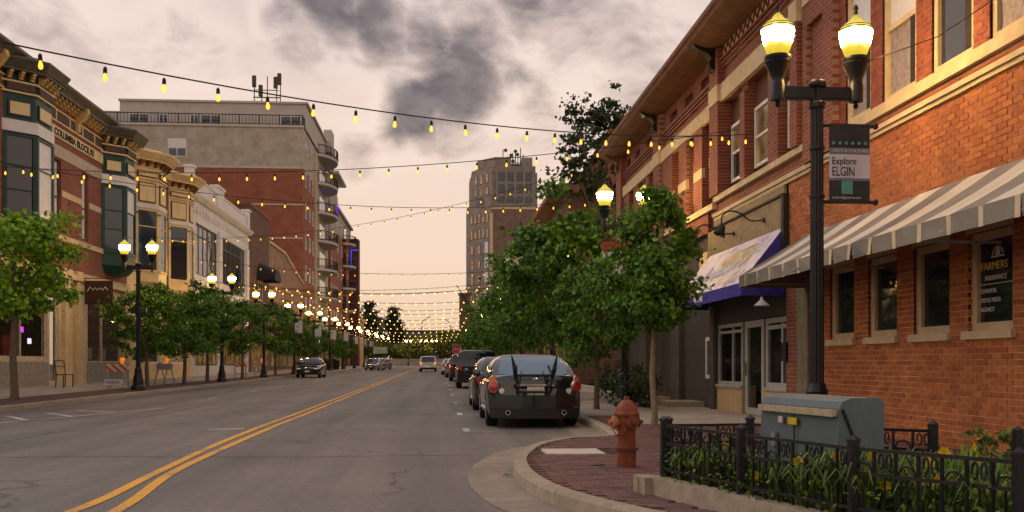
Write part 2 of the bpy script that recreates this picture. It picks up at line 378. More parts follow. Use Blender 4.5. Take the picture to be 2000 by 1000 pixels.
def sheet(x0, x1, ys, dz):
    mb = MB()
    for a, b in zip(ys, ys[1:]): mb.quad((x0, a, g(a) + dz), (x1, a, g(a) + dz), (x1, b, g(b) + dz), (x0, b, g(b) + dz))
    return mb
YS = [-30, 0, 24, 214, 236]
sheet(-500, 500, [-60, 24, 214, 1500], -.06).build('ground', mat('ground_soil', (.09, .085, .06), .95, scale=.3), kind='structure', fix=False)
road = sheet(-40, 40, YS, 0).build('road', M_asph, kind='structure', fix=False)

def smooth(pts, n=8):
    out = []; P = [Vector(p) for p in pts]
    for i in range(len(P) - 1):
        a, b, c, e = P[max(i - 1, 0)], P[i], P[i + 1], P[min(i + 2, len(P) - 1)]
        for k in range(n):
            t = k / n
            out.append(.5 * ((2 * b) + (c - a) * t + (2 * a - 5 * b + 4 * c - e) * t * t + (3 * b - a - 3 * c + e) * t ** 3))
    out.append(P[-1]); return out
def offset(path, dist):
    out = []
    for i, p in enumerate(path):
        t = (path[min(i + 1, len(path) - 1)] - path[max(i - 1, 0)]).normalized(); out.append(p + Vector((-t.y, t.x)) * dist)
    return out
bulb = smooth([(2.85, 20.5), (2.82, 18.2), (2.72, 16.3), (2.58, 15.1), (2.3, 14.72), (1.83, 14.45), (1.28, 13.4), (.96, 12.1), (.81, 11.0), (.79, 9.75), (.9, 8.7), (1.1, 7.95), (1.45, 7.1), (2.05, 6.1), (2.9, 5.2), (4.2, 4.5), (6.5, 4.2)], 6)
KH = .13
def kerb_mesh(path, w, ht, out=-1):
    inn = offset(path, w * -out); mb = MB()
    prof = []
    for p, q in zip(path, inn):
        z = g(p.y); e = (q - p).normalized()
        prof.append([(p.x, p.y, z), (p.x + e.x * .012, p.y + e.y * .012, z + ht - .025), (p.x + e.x * .035, p.y + e.y * .035, z + ht), (q.x, q.y, z + ht), (q.x, q.y, z)])
    for a, b in zip(prof, prof[1:]):
        for j in range(4): mb.quad(a[j], a[j + 1], b[j + 1], b[j])
    mb.quad(*prof[0]); mb.quad(*prof[-1]); return mb
# kerb lengths cast in pieces with open joints
def kerb_run(path, name, parent, every):
    i = 0
    while i < len(path) - 1:
        j = min(i + every, len(path) - 1); seg = path[i:j + 1]
        t = (seg[1] - seg[0]).normalized() * .006; seg = [seg[0] + t] + seg[1:]
        kerb_mesh(seg, .16, KH + .004).build(name, M_kerb, parent, smooth=True); i = j
pave_r = MB()
inner = offset(bulb, .155)
near = [p for p in inner]
pave_r.quad(*[(p.x, p.y, KH - .02) for p in near], (6.9, 4.4, KH - .02), (6.9, 20.5, KH - .02))
pav = pave_r.build('paver_terrace', M_sand, kind='structure')
kerb_run(bulb, 'kerb_stone', pav, 10)
sw = MB()
for a, b in ((20.5, 24), (24, 214)): sw.quad((3.0, a, g(a) + KH), (6.9, a, g(a) + KH), (6.9, b, g(b) + KH), (3.0, b, g(b) + KH))
swr = sw.build('pavement_right', M_conc, kind='structure', fix=False)
kr = [Vector((2.85, y)) for y in [214, 190, 165, 140, 118, 100, 85, 72, 60, 50, 42, 36, 30, 24, 20.5]]
kerb_run(kr, 'kerb_stone', swr, 1)
# concrete slabs on the shop-front walk
for i, a in enumerate(np.arange(17.45, 60, 1.8)):
    b = a + 1.785
    for x0, x1 in ((3.62, 5.15), (5.165, 6.52)):
        MB().box(x0, x1, a, b, g(a) + .05, g(a) + KH + .006 + random.uniform(0, .003)).build('slab', M_conc, swr)
# left pavement, cross-fall up to the shops
sw = MB(); ysl = [8, 24, 110, 214]
for a, b in zip(ysl, ysl[1:]): sw.quad((-14.7, a, g(a) + .34), (-11.0, a, g(a) + KH), (-11.0, b, g(b) + KH), (-14.7, b, g(b) + .34))
swl = sw.build('pavement_left', M_conc, kind='structure', fix=False)
kl = [Vector((-10.9, y)) for y in [8, 14, 19, 24, 28, 32, 37, 42, 48, 55, 63, 72, 82, 95, 110, 130, 150, 180, 214]]
kerb_run(kl, 'kerb_stone', swl, 1)
MB().quad(*[p for a in (20,) for p in ((-12.2, 20, KH + .025), (-11.06, 20, KH + .005), (-11.06, 24, KH + .005), (-12.2, 24, KH + .025))]).quad((-12.2, 24, KH + .075), (-11.06, 24, KH + .009), (-11.06, 100, g(100) + KH + .009), (-12.2, 100, g(100) + KH + .075)).build('paver_strip', mat('paver_strip', (.10, .06, .055), .9, var=.3, scale=12), swl, fix=False)
# gutter pan round the corner
go, gi = offset(bulb, -.48), offset(bulb, -.002)
gm = MB()
for i in range(len(go) - 1): gm.quad((gi[i].x, gi[i].y, .006), (go[i].x, go[i].y, .004), (go[i + 1].x, go[i + 1].y, .004), (gi[i + 1].x, gi[i + 1].y, .006))
gm.build('gutter', mat('gutter_concrete', (.30, .255, .21), .9, var=.2, scale=6, stain=.5, bump=.2), road, fix=False)
# pavers
def inside(x, y, poly):
    c = False; j = len(poly) - 1
    for i in range(len(poly)):
        if (poly[i][1] > y) != (poly[j][1] > y) and x < (poly[j][0] - poly[i][0]) * (y - poly[i][1]) / (poly[j][1] - poly[i][1]) + poly[i][0]: c = not c
        j = i
    return c
polyP = [(p.x, p.y) for p in offset(bulb, .20)] + [(6.5, 4.4), (6.5, 17.42), (3.6, 17.42), (3.6, 20.4)]
PLANT = [(1.72, 8.18), (2.05, 7.0), (2.42, 5.85), (2.95, 4.9), (5.2, 4.6), (5.6, 6.6), (3.95, 6.95), (3.8, 7.42), (2.66, 8.36)]
LID = (1.28, 1.98, 11.75, 12.45)
pv = []
row = 0; y = 4.6
while y < 20.4:
    x = .75 + (row % 2) * .103
    while x < 6.5:
        cx, cy = x + .1, y + .05
        if inside(cx, cy, polyP) and not inside(cx, cy, PLANT) and not (LID[0] - .12 < cx < LID[1] + .12 and LID[2] - .07 < cy < LID[3] + .07) and (cx < 3.6 or cy < 17.38): pv.append((cx, cy))
        x += .206
    y += .106; row += 1
pv.sort(key=lambda p: p[0] ** 2 + p[1] ** 2 + (0 if p[0] / p[1] < .33 else 300))
pme = MB().box(-.1, .1, -.05, .05, -.03, 0).mesh('paver'); pme.materials.append(M_paver)
rest = MB()
for i, (cx, cy) in enumerate(pv):
    z = KH + random.uniform(-.003, .002)
    if i < 300:
        o = put('paver', pme, None, pav, loc=(cx, cy, z)); o.rotation_euler = (random.uniform(-.012, .012), random.uniform(-.012, .012), random.uniform(-.012, .012))
    else: rest.box(cx - .1, cx + .1, cy - .05, cy + .05, z - .03, z)
rest.build('paver', M_paver, pav, kind='stuff', fix=False)
MB().box(LID[0], LID[1], LID[2], LID[3], .08, KH + .006).build('access_lid', mat('pale_lid', (.62, .55, .46), .8, var=.1, stain=.2), pav)
MB().lathe([(.085, KH - .03), (.085, KH + .008), (.06, KH + .01), (.055, KH + .006)], 20, (1.67, 10.45, 0)).build('valve_cover', M_iron, pav)

# road paint
def strip(name, path, w, m, dz=.006):
    a, b = offset(path, w / 2), offset(path, -w / 2); mb = MB()
    for i in range(len(path) - 1): mb.quad((a[i].x, a[i].y, g(a[i].y) + dz), (b[i].x, b[i].y, g(b[i].y) + dz), (b[i + 1].x, b[i + 1].y, g(b[i + 1].y) + dz), (a[i + 1].x, a[i + 1].y, g(a[i + 1].y) + dz))
    return mb.build(name, m, road, fix=False)
def cl(pts): return smooth(pts, 6)
strip('centre_line', cl([(-3.35, 6.0), (-2.97, 8.3), (-3.09, 11), (-3.27, 14.4), (-3.36, 17.7), (-3.42, 24), (-3.42, 60), (-3.42, 205)]), .115, M_yel)
strip('centre_line', cl([(-2.75, 6.4), (-2.62, 8.3), (-2.92, 11.1), (-3.03, 13.8), (-3.13, 18.4), (-3.17, 24), (-3.17, 60), (-3.17, 205)]), .115, M_yel)
def dash(x0, y0, x1, y1, w=.11): strip('bay_marking', [Vector((x0, y0)), Vector((x1, y1))], w, M_wp, .005)
for i, yy in enumerate([17.6, 23.4, 29.8, 36.6, 43, 49.5, 56, 62.5, 69]):
    dash(.45, yy, 1.15 if i else 1.05, yy - .02, .1); dash(.50, yy, .50, yy + .95, .12)
for yy in [34.2, 41.8, 48.5, 55, 61.5]: dash(-8.3, yy, -7.55, yy, .1); dash(-7.6, yy - .5, -7.6, yy + .5, .1)
dash(-9.2, 19.2, -7.35, 27.4, .11)
for q in ((-9.05, 20.4, -10.3, 21.9), (-8.75, 21.9, -9.9, 23.7), (-8.35, 23.4, -9.5, 25.0), (-7.95, 25.2, -9.2, 26.2)): dash(*q, .14)
dash(-4.2, 18.55, -3.6, 18.75, .22)
M_tar = mat('tar', (.05, .046, .044), .6, var=.2)
for pts, w in (([(-6.6, 7), (-6.7, 15), (-6.55, 30), (-6.65, 60), (-6.6, 120)], .035), ([(-6.6, 13.1), (-4.5, 13.25), (-2.0, 13.0), (.4, 13.2)], .03), ([(-10.8, 30.5), (-6.5, 30.2), (-2, 30.6), (2.6, 30.3)], .04)):
    strip('tar_seam', smooth([(x + random.uniform(-.03, .03), y) for x, y in pts], 8), w, M_tar, .0035)
# fallen leaves by the kerb
for (x, y, s, c) in ((1.0, 9.0, .09, M_barkl), (1.16, 8.2, .05, M_leafy), (.92, 9.5, .05, M_bark), (.72, 10.6, .06, M_barkl)):
    tag(MB().quad((x - s, y, .012), (x, y - s * .4, .02), (x + s, y + s * .2, .014), (x, y + s * .5, .03)).build('fallen_leaf', c, fix=False),
        {M_leafy: 'yellow fallen leaf in the gutter by the rounded kerb', M_bark: 'small dark brown leaf in the gutter', M_barkl: 'large curled pale dry leaf lying in the concrete gutter' if s > .07 else 'smaller pale dry leaf at the tip of the gutter'}[c], 'leaf', 'leaves in the gutter')

# ---------------------------------------------------------------- facade helpers
def wall(X, y0, y1, z0, z1, holes=(), depth=.2, out=-1, mb=None):
    """wall face at X with real openings; out = -1 faces -X, +1 faces +X"""
    mb = mb or MB()
    ys = sorted({y0, y1, *[v for h in holes for v in h[:2] if y0 < v < y1]}); zs = sorted({z0, z1, *[v for h in holes for v in h[2:4] if z0 < v < z1]})
    for a, b in zip(ys, ys[1:]):
        for c, e in zip(zs, zs[1:]):
            m, n = (a + b) / 2, (c + e) / 2
            if any(h[0] < m < h[1] and h[2] < n < h[3] for h in holes): continue
            mb.quad((X, a, c), (X, b, c), (X, b, e), (X, a, e)) if out > 0 else mb.quad((X, b, c), (X, a, c), (X, a, e), (X, b, e))
    D = X - out * depth
    for a, b, c, e in [h[:4] for h in holes]:
        mb.quad((X, a, c), (X, b, c), (D, b, c), (D, a, c)); mb.quad((X, a, e), (X, b, e), (D, b, e), (D, a, e))
        mb.quad((X, a, c), (X, a, e), (D, a, e), (D, a, c)); mb.quad((X, b, c), (X, b, e), (D, b, e), (D, b, c))
    return mb
def wallS(Y, x0, x1, z0, z1, mb=None):
    mb = mb or MB(); return mb.quad((x0, Y, z0), (x1, Y, z0), (x1, Y, z1), (x0, Y, z1))
def window(par, X, y0, y1, z0, z1, out, fm, gm, fw=.06, rails=(), mull=(), fd=.07, name='window', rec=.035):
    """sash at X: frame ring proud of its pane"""
    def bx(mb, a, b, c, e, p0=0, p1=None):
        xs = sorted((X + out * p0, X - out * (fd if p1 is None else p1))); mb.box(xs[0], xs[1], a, b, c, e)
    mb = MB()
    bx(mb, y0, y0 + fw, z0, z1); bx(mb, y1 - fw, y1, z0, z1); bx(mb, y0 + fw, y1 - fw, z0, z0 + fw); bx(mb, y0 + fw, y1 - fw, z1 - fw, z1)
    for r in rails: bx(mb, y0 + fw, y1 - fw, r - fw * .4, r + fw * .4, -.006)
    for q in mull: bx(mb, q - fw * .4, q + fw * .4, z0 + fw, z1 - fw, -.008)
    w = mb.build(name, fm, par)
    P = X - out * rec; gs = gm if isinstance(gm, (list, tuple)) else [gm]
    edges = [z0 + fw * .6] + list(rails) + [z1 - fw * .6]
    for i, (a, b) in enumerate(zip(edges, edges[1:])):
        p = [(P, y0 + fw * .6, a), (P, y1 - fw * .6, a), (P, y1 - fw * .6, b), (P, y0 + fw * .6, b)]
        MB().quad(*(p if out > 0 else p[::-1])).build('pane', gs[i % len(gs)], w, fix=False)
    return w
def bricks(par, X, y0, y1, z0, z1, holes, m, keep=0, bl=.2, bh=.065, gap=.011, proud=.0065):
    L = []; z = z0; row = 0
    while z < z1 - .02:
        zt = min(z + bh, z1); y = y0 - (row % 2) * (bl + gap) / 2
        while y < y1:
            a, b = max(y, y0), min(y + bl, y1); y += bl + gap
            segs = [(a, b)]
            for h in holes:
                if h[2] < zt - .004 and h[3] > z + .004:
                    ns = []
                    for s0, s1 in segs:
                        if s1 <= h[0] or s0 >= h[1]: ns.append((s0, s1)); continue
                        if s0 < h[0]: ns.append((s0, h[0]))
                        if s1 > h[1]: ns.append((h[1], s1))
                    segs = ns
            L += [(s0, s1, z, zt) for s0, s1 in segs if s1 - s0 > .006]
        z += bh + gap; row += 1
    L.sort(key=lambda q: q[0] + (0 if (q[1] - q[0] > .19 and q[2] > .62 and q[0] > 10.75 and q[0] + .55 * q[2] < 13.6) else 100))
    me = MB().box(-.004, .05, -bl / 2, bl / 2, -bh / 2, bh / 2).mesh('brick'); me.materials.append(m); rest = MB()
    for i, (a, b, c, e) in enumerate(L):
        p = proud + random.uniform(-.0025, .0025)
        if i < keep and b - a > .19: put('brick', me, None, par, loc=(X - p - wloc(par).x, (a + b) / 2 - wloc(par).y, (c + e) / 2 - wloc(par).z))
        else: rest.box(X - p, X + .03, a, b, c, e)
    rest.build('brick', m, par, kind='stuff', fix=False)

# ================================================================ right: brick building with the striped awning
RX = 6.5
bld = thing('brick_building', (6.5, 9, .1), 'two-storey brick building with tan lower wall, limestone bands and tall white-framed windows', 'building')
low = [(15.18, 16.14, 1.52, 2.79), (13.71, 14.66, 1.52, 2.79), (12.25, 13.21, 1.52, 2.79), (10.84, 11.8, 1.52, 2.79), (9.3, 10.2, 1.52, 2.79)]
lw = wall(RX, 8, 18.1, .05, 4.57, low, .2).build('wall', M_mortar, bld)
bricks(bld, RX, 8, 18.1, .12, 4.56, low, M_tan, keep=300)
for i, h in enumerate(low):
    w = window(bld, RX + .05, h[0], h[1], 1.6, h[3], -1, M_lime, M_glass, fw=.1, fd=.12, rec=.05)
    MB().box(RX - .07, RX + .14, h[0] - .06, h[1] + .06, 1.5, 1.6).build('sill', M_lime, w)
    MB().box(RX - .022, RX + .12, h[0] - .02, h[1] + .02, 2.79, 2.86).build('lintel', M_lime, w)
    if i == 3:
        dec = MB()
        X = RX + .094
        E_y = mat('yellow_vinyl', (.85, .60, .12), .5, var=0); E_w = mat('white_vinyl', (.75, .72, .68), .5, var=0)
        letters('FARMERS', .135, 'W', (X, 11.69, 2.33), E_y, w, sx=1.05)
        letters('INSURANCE', .085, 'W', (X, 11.60, 2.205), E_w, w)
        for k, s in enumerate(('CHANTAL', 'ORTIZ MEZA', 'AGENCY')): letters(s, .075, 'W', (X, 11.69, 2.055 - k * .112), E_w, w)
        em = MB()
        for k in range(9):
            a0, a1 = R(20 * k), R(20 * k + 13)
            em.quad(*[(X, 11.32 + math.cos(a) * r, 2.50 + math.sin(a) * r * .85) for a, r in ((a0, .125), (a1, .125), (a1, .085), (a0, .085))])
        em.quad(*[(X, 11.32 + y, 2.5 + z) for y, z in ((-.05, -.01), (.05, -.01), (.045, .05), (0, .08), (-.045, .05))])
        em.quad(*[(X, 11.32 + y, 2.5 + z) for y, z in ((-.14, -.03), (.14, -.03), (.14, -.012), (-.14, -.012))]).build('emblem', E_w, w, fix=False)
        MB().box(X - .002, X + .002, 10.96, 11.7, 2.155, 2.163).build('vinyl_line', E_w, w)
# belt course, red band, sill band
MB().box(RX - .05, RX + .1, 8, 17.0, 4.57, 4.63).build('belt_course', M_lime, bld)
MB().box(RX - .085, RX + .1, 8, 17.0, 4.632, 4.70).build('belt_course', M_lime, bld)
MB().box(RX - .05, RX + .1, 17.004, 23.0, 4.56, 4.63).build('belt_course', M_lime, bld)
MB().box(RX - .085, RX + .1, 17.004, 23.0, 4.632, 4.71).build('belt_course', M_lime, bld)
upw = [(14.57, 15.5, 5.0, 7.1), (13.14, 14.18, 5.0, 7.1), (11.69, 12.71, 5.0, 7.1), (10.25, 11.32, 5.0, 7.1), (8.8, 9.8, 5.0, 7.1)]
wall(RX, 8, 15.75, 4.70, 9.0, upw, .22).build('wall', M_mortar2, bld)
bricks(bld, RX, 8, 15.75, 4.71, 7.6, [(8, 15.75, 4.835, 5.0)] + upw, M_redb)
MB().box(RX - .07, RX + .1, 8, 15.62, 4.835, 4.995).build('sill_band', M_lime, bld)
for i, h in enumerate(upw):
    low_p = [M_curtain, M_curtain, M_glass, M_curtain, M_glass][i]; top_p = [M_blindsky, M_blindsky, M_glass, M_glass, M_glass][i]
    w = window(bld, RX + .03, h[0] + .0, h[1] - .0, h[2], h[3], -1, M_lime, [low_p, top_p], fw=.095, rails=(6.07,), fd=.1, rec=.05)
    MB().box(RX + .06, RX + .075, h[0] + .1, h[0] + .3, h[2] + .1, 6.04).build('curtain', M_dark, w)
# pilaster zone with sunk panel, 15.75 - 17.3
pan = [(16.2, 16.9, 6.05, 7.08)]
wall(RX - .12, 15.95, 17.05, 4.71, 8.3, pan, .09).build('pier', M_red, bld)
wall(RX - .03, 16.2, 16.9, 6.05, 7.08).build('sunk_panel', M_red, bld)
MB().box(RX - .1195, RX, 15.75, 15.95, 4.71, 8.3).build('pier', M_red, bld)
MB().box(RX - .1195, RX, 17.05, 17.1, 4.71, 8.3).build('pier', M_red, bld)
MB().box(RX - .15, RX, 15.75, 17.05, 7.45, 7.75).build('lintel_band', M_lime, bld)

# Victorian half: openings behind projecting piers
opA = [(17.7, 18.5, 5.0, 7.16), (19.11, 20.57, 5.0, 7.16), (20.95, 22.3, 5.0, 7.16)]
opB = [(23.3, 23.95, 4.98, 7.02), (24.78, 25.5, 4.98, 7.02), (26.38, 27.1, 4.98, 7.02), (29.4, 30.2, 4.98, 7.02), (31.0, 31.7, 4.98, 7.02), (32.6, 33.3, 4.98, 7.02)]
sq = [(33.4, 34.1), (31.85, 32.65), (30.15, 30.9), (28.45, 29.3), (26.8, 27.7), (25.1, 26.0), (23.5, 24.35)]
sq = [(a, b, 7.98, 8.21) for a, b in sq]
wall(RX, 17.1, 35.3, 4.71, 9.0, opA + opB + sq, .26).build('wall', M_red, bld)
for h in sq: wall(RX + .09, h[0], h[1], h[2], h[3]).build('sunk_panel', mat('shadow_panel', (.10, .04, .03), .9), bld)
for h in opA + opB:
    brd = MB(); y = h[0]
    while y < h[1]: brd.box(RX + .17 + random.uniform(0, .006), RX + .2, y, min(y + .115, h[1]), h[2], h[3]); y += .12
    brd.build('infill_boards', M_cedar, bld)
def sashA(y0, y1, z0, z1, gm): return window(bld, RX + .10, y0, y1, z0, z1, -1, M_white, gm, fw=.07, rails=((z0 + z1) / 2,), fd=.07, rec=.04)
sashA(17.74, 18.46, 5.29, 6.55, [M_curtain, M_blindsky]); sashA(19.35, 20.45, 5.29, 6.56, [M_glassl, M_glassl]); sashA(21.2, 22.1, 5.29, 6.58, [M_glass, M_glassl])
for h in opB: sashA(h[0] + .06, h[1] - .06, 5.34, 6.4, [M_glass, M_glass])
for y0, y1 in ((17.28, 17.62), (22.3, 23.0), (28.35, 29.15), (34.4, 35.3)): MB().box(RX - .16, RX - .001, y0, y1, 4.98 if y0 > 22.9 else 5.1, 8.42).build('pilaster', M_red, bld)
for y0, y1 in ((18.52, 19.09), (20.59, 20.93), (23.97, 24.76), (25.52, 26.36), (27.12, 28.3), (30.22, 30.98), (31.72, 32.58), (33.32, 34.3)):
    MB().box(RX - .07, RX - .001, y0, y1, 4.98, 7.0).build('pier', M_red, bld)
for y0, y1 in ((23.95, 24.78), (25.5, 26.38), (27.1, 27.6), (30.2, 31.0), (31.7, 32.6)): MB().box(RX - .085, RX - .002, y0, y1, 5.76, 6.0).build('cap_stone', M_lime, bld)
for y0, y1 in ((22.98, 23.3),): MB().box(RX - .085, RX - .002, y0, y1, 5.88, 6.1).build('cap_stone', M_lime, bld)
MB().box(RX - .1, RX - .003, 17.62, 22.3, 7.18, 7.58).build('lintel_band', M_lime, bld)
for y0, y1 in ((23.0, 28.35), (29.15, 34.4)): MB().box(RX - .1, RX - .003, y0, y1, 7.02, 7.36).build('lintel_band', M_lime, bld)
for y0, y1, z in ((22.28, 23.02, 7.2), (28.33, 29.17, 6.98), (17.26, 17.64, 7.3)): MB().box(RX - .18, RX - .003, y0, y1, z, z + .38).build('cap_stone', M_lime, bld)
MB().box(RX - .1, RX, 17.1, 22.9, 4.97, 5.09).build('sill_band', M_lime, bld)
MB().box(RX - .12, RX, 22.9, 35.3, 4.83, 4.975).build('sill_band', M_lime, bld)
for k, z in enumerate((7.62, 7.70, 7.78)):
    for y0, y1 in ((23.0, 28.35), (29.15, 34.4)): MB().box(RX - .05 - .03 * k, RX - .002, y0, y1, z, z + .05).build('corbel_course', M_red, bld)
for k, z in enumerate((7.95, 8.03, 8.11)): MB().box(RX - .05 - .03 * k, RX - .002, 17.1, 22.3, z, z + .05).build('corbel_course', M_red, bld)
# cornice with soffit, zigzag frieze and brackets
cp = [(6.52, 8.44), (6.12, 8.47), (5.84, 8.56), (5.78, 8.60), (5.76, 8.68), (5.70, 8.72), (5.70, 8.82), (5.8, 8.86), (6.52, 8.98)]
MB().prism(cp, 17.3, 35.5).build('cornice', M_corn2, bld)
MB().box(RX - .04, RX, 17.65, 22.25, 8.20, 8.435).build('frieze', M_cream, bld)
zz = MB(); y = 17.7; k = 0
while y < 22.1: zz.bar((RX - .05, y, 8.21 if k % 2 else 8.425), (RX - .05, y + .16, 8.425 if k % 2 else 8.21), .03); y += .16; k += 1
zz.build('zigzag_trim', M_maroon, bld)
for yb in (17.45, 22.65, 28.75, 34.85):
    pf = [(6.34, 7.95), (6.24, 8.0), (6.2, 8.12), (6.26, 8.24), (6.16, 8.36), (5.98, 8.42), (5.86, 8.5), (5.84, 8.57), (6.1, 8.47), (6.34, 8.46)]
    MB().prism(pf, yb - .14, yb + .14).build('bracket', M_iron if yb != 34.85 else M_corn2, bld)
MB().quad((6.5, 35.3, 0), (18, 35.3, 0), (18, 35.3, 9), (6.5, 35.3, 9)).quad((6.5, 8, 9.0), (18, 8, 9.0), (18, 35.3, 9.0), (6.5, 35.3, 9.0)).quad((6.5, 8, 0), (18, 8, 0), (18, 8, 9), (6.5, 8, 9)).build('shell', M_redX, bld, fix=False)
MB().box(6.9, 7.0, 8.1, 35.2, .2, 8.4).build('core', M_dark, bld)

# ---- ground floor shop front under the blue awning
shop = thing('salon_storefront', (6.5, 21, .13), 'salon shop front with pale framed door and windows under the blue awning', 'storefront')
M_sage = mat('sage_frame', (.42, .42, .36), .5, var=.08); M_tanp = mat('tan_panel', (.60, .41, .22), .7, var=.1, stain=.2); M_char = mat('charcoal_paint', (.075, .068, .06), .7, var=.2)
MB().box(RX - .05, RX + .3, 17.48, 18.1, .12, 3.4).build('brick_pier', M_red, shop)
MB().box(RX - .08, RX + .25, 16.96, 17.47, .12, 3.3).build('pilaster', mat('olive_pilaster', (.22, .19, .11), .8, stain=.3), shop)
MB().box(RX + .02, RX + .35, 18.1, 23.0, 2.12, 3.5).build('transom_board', M_char, shop)
MB().box(RX - .02, RX + .3, 20.95, 22.85, .10, .68).build('bulkhead', M_tanp, shop)
MB().box(RX - .06, RX + .3, 20.95, 22.88, .682, .735).build('window_ledge', M_sage, shop)
MB().box(RX - .02, RX + .3, 18.12, 19.5, .10, .68).build('bulkhead', M_tanp, shop)
MB().box(RX - .06, RX + .3, 18.1, 19.5, .682, .735).build('window_ledge', M_sage, shop)
window(shop, RX, 20.95, 22.8, .735, 2.1, -1, M_sage, M_glassc, fw=.08, mull=(21.7,), rails=(1.92,))
window(shop, RX, 18.12, 19.4, .735, 2.1, -1, M_sage, M_glassc, fw=.1, mull=(18.5,), rails=(1.92,))
dr = window(shop, RX, 19.55, 20.75, .15, 2.1, -1, M_sage, M_glassc, fw=.14, name='door')
MB().bar((RX - .05, 20.55, .95), (RX - .05, 20.55, 1.25), .03).build('handle', M_alloy, dr)
MB().box(RX + .9, RX + 1.0, 18, 24, .1, 3.4).build('interior_wall', mat('orange_reflection_tone', (.50, .27, .09), .8, var=.2, scale=3), shop)  # warm wall colour stands in for the orange reflection on the glass
MB().box(RX + .1, RX + 1, 18, 24, .08, .14).build('interior_floor', M_conc, shop)
MB().box(RX + .75, RX + .85, 18.3, 19.4, .3, 1.9).build('display', M_dark, shop); MB().box(RX + .6, RX + .85, 21.1, 21.6, .14, 1.4).build('display', M_dark, shop)
lamp_in = MB().box(RX + .5, RX + .62, 19.8, 22.4, 2.02, 2.06).build('ceiling_light', emat('shop_light', (1, .62, .25), 2.5), shop)
MB().box(RX - .10, RX - .05, 18.0, 18.25, 1.25, 1.6).build('letter_box', M_black, shop)
for y0, y1 in ((22.86, 23.2), (26.2, 27.2), (30.5, 31.5), (34.3, 35.2)): MB().box(RX - .1, RX + .2, y0, y1, .1, 3.3).build('pilaster', M_char, shop)
MB().box(RX + .05, RX + .3, 23.2, 35.3, .1, 4.8).build('dark_front', mat('dark_shop_front', (.06, .05, .045), .7), shop)
window(shop, RX - .02, 23.3, 23.85, .85, 1.85, -1, M_white, M_glass, fw=.09)
for a, b in ((27.4, 28.8), (29.0, 30.3), (31.7, 34.0)): window(shop, RX + .03, a, b, .6, 2.4, -1, M_char, M_glassl, fw=.09)
for a in (24.2, 27.6): MB().box(RX - .9, RX + .05, a, a + 1.3, .13, .27).build('step', M_kerb, shop)
MB().box(RX - .06, RX + .05, 23.45, 35.3, 4.35, 4.829).build('sign_fascia', M_red, shop)
MB().box(RX - .08, RX + .05, 23.5, 24.2, 3.3, 3.9).build('sign_box', M_cream, shop)
y = 18.22
while y < 23.4:
    MB().box(RX - .06 + random.uniform(0, .008), RX - .002, y, y + .17, 3.4, 4.555 if y < 22.9 else 4.34).build('plank', M_olive, shop); y += .175
MB().box(RX - .12, RX - .002, 18.06, 18.21, 3.3, 4.36).build('panel_edge', M_black, shop)
MB().box(RX - .10, RX - .002, 18.215, 23.0, 4.36, 4.40).build('panel_edge', M_black, shop)

# blue awning
aw = thing('blue_awning', (6.4, 20.5, 2.5), 'blue shop awning printed with pale lavender artwork and white script', 'awning')
M_blue = mat('blue_canvas', (.04, .035, .30), .8, var=.12)
def awnprint():
    m = bpy.data.materials.new('awning_print'); m.use_nodes = True; t = NT(m.node_tree); b = m.node_tree.nodes['Principled BSDF']
    s = t.new('ShaderNodeTexCoord').outputs['Object']
    n = t.new('ShaderNodeTexNoise', {'Vector': t.new('ShaderNodeMapping', {'Vector': s, 'Scale': (1, .8, 2.0)}).outputs[0], 'Scale': 1.3, 'Detail': 3.0, 'Distortion': 1.5}).outputs[0]
    c = t.ramp(n, [(.3, (.22, .18, .30)), (.45, (.56, .50, .62)), (.6, (.68, .62, .70))])
    t.l.new(c, b.inputs['Base Color']); b.inputs['Roughness'].default_value = .6; return m
bk, fr = 6.44, 5.62
ya, yb = 18.25, 23.75; yfa, yfb = 17.85, 22.3
ya = yfa = 18.2; yb = yfb = 23.3
MB().quad((bk, yb, 3.76), (bk, ya, 3.76), (fr, ya, 2.72), (fr, yb, 2.72)).build('canopy_panel', awnprint(), aw, fix=False)
MB().quad((fr, yb, 2.716), (fr, ya, 2.716), (fr, ya, 2.48), (fr, yb, 2.48)).build('valance', M_blue, aw, fix=False)
for q in (ya, yb): MB().quad((bk, q, 3.757), (fr, q, 2.716), (fr, q, 2.48), (bk, q, 2.48)).build('side_panel', M_blue, aw, fix=False)
def onaw(y, t, lift=.012):   # t 0..1 down the slope
    return (bk + (fr - bk) * t - lift * .78, y, 3.76 - 1.04 * t + lift * .62)
M_wink = mat('white_print', (.80, .77, .78), .6, var=.03); M_yink = mat('golden_print', (.78, .58, .26), .6, var=.25, scale=14)
sc = MB()
for pts in ([(22.7, .95), (22.2, .55), (22.25, .9), (21.75, .4), (21.85, .78)], [(21.6, .55), (21.45, .75), (21.3, .55), (21.25, .75)], [(21.05, .5), (21.0, .72), (20.9, .52), (20.8, .7), (20.7, .5), (20.6, .7)],
            [(20.45, .52), (20.4, .7), (20.3, .5), (20.2, .68), (20.1, .48), (20.0, .66), (19.85, .46), (19.8, .62)], [(20.3, .22), (19.2, .18), (18.95, .24), (19.05, .45), (19.4, .6), (19.5, .45)]):
    sc.tube([onaw(*p) for p in smooth([(a, b) for a, b in pts], 5)], .016, 4)
sc.build('script_lettering', M_wink, aw)
hp = MB()
for k in range(60):
    a = random.random(); y0 = 21.3 - 1.9 * a + random.uniform(-.25, .25); t0 = .30 + random.uniform(-.2, .12)
    hp.quad(onaw(y0, t0, .006), onaw(y0 - .05, t0, .006), onaw(y0 - .28, t0 + .25, .006), onaw(y0 - .24, t0 + .26, .006))
hp.build('printed_hair', M_yink, aw, fix=False)
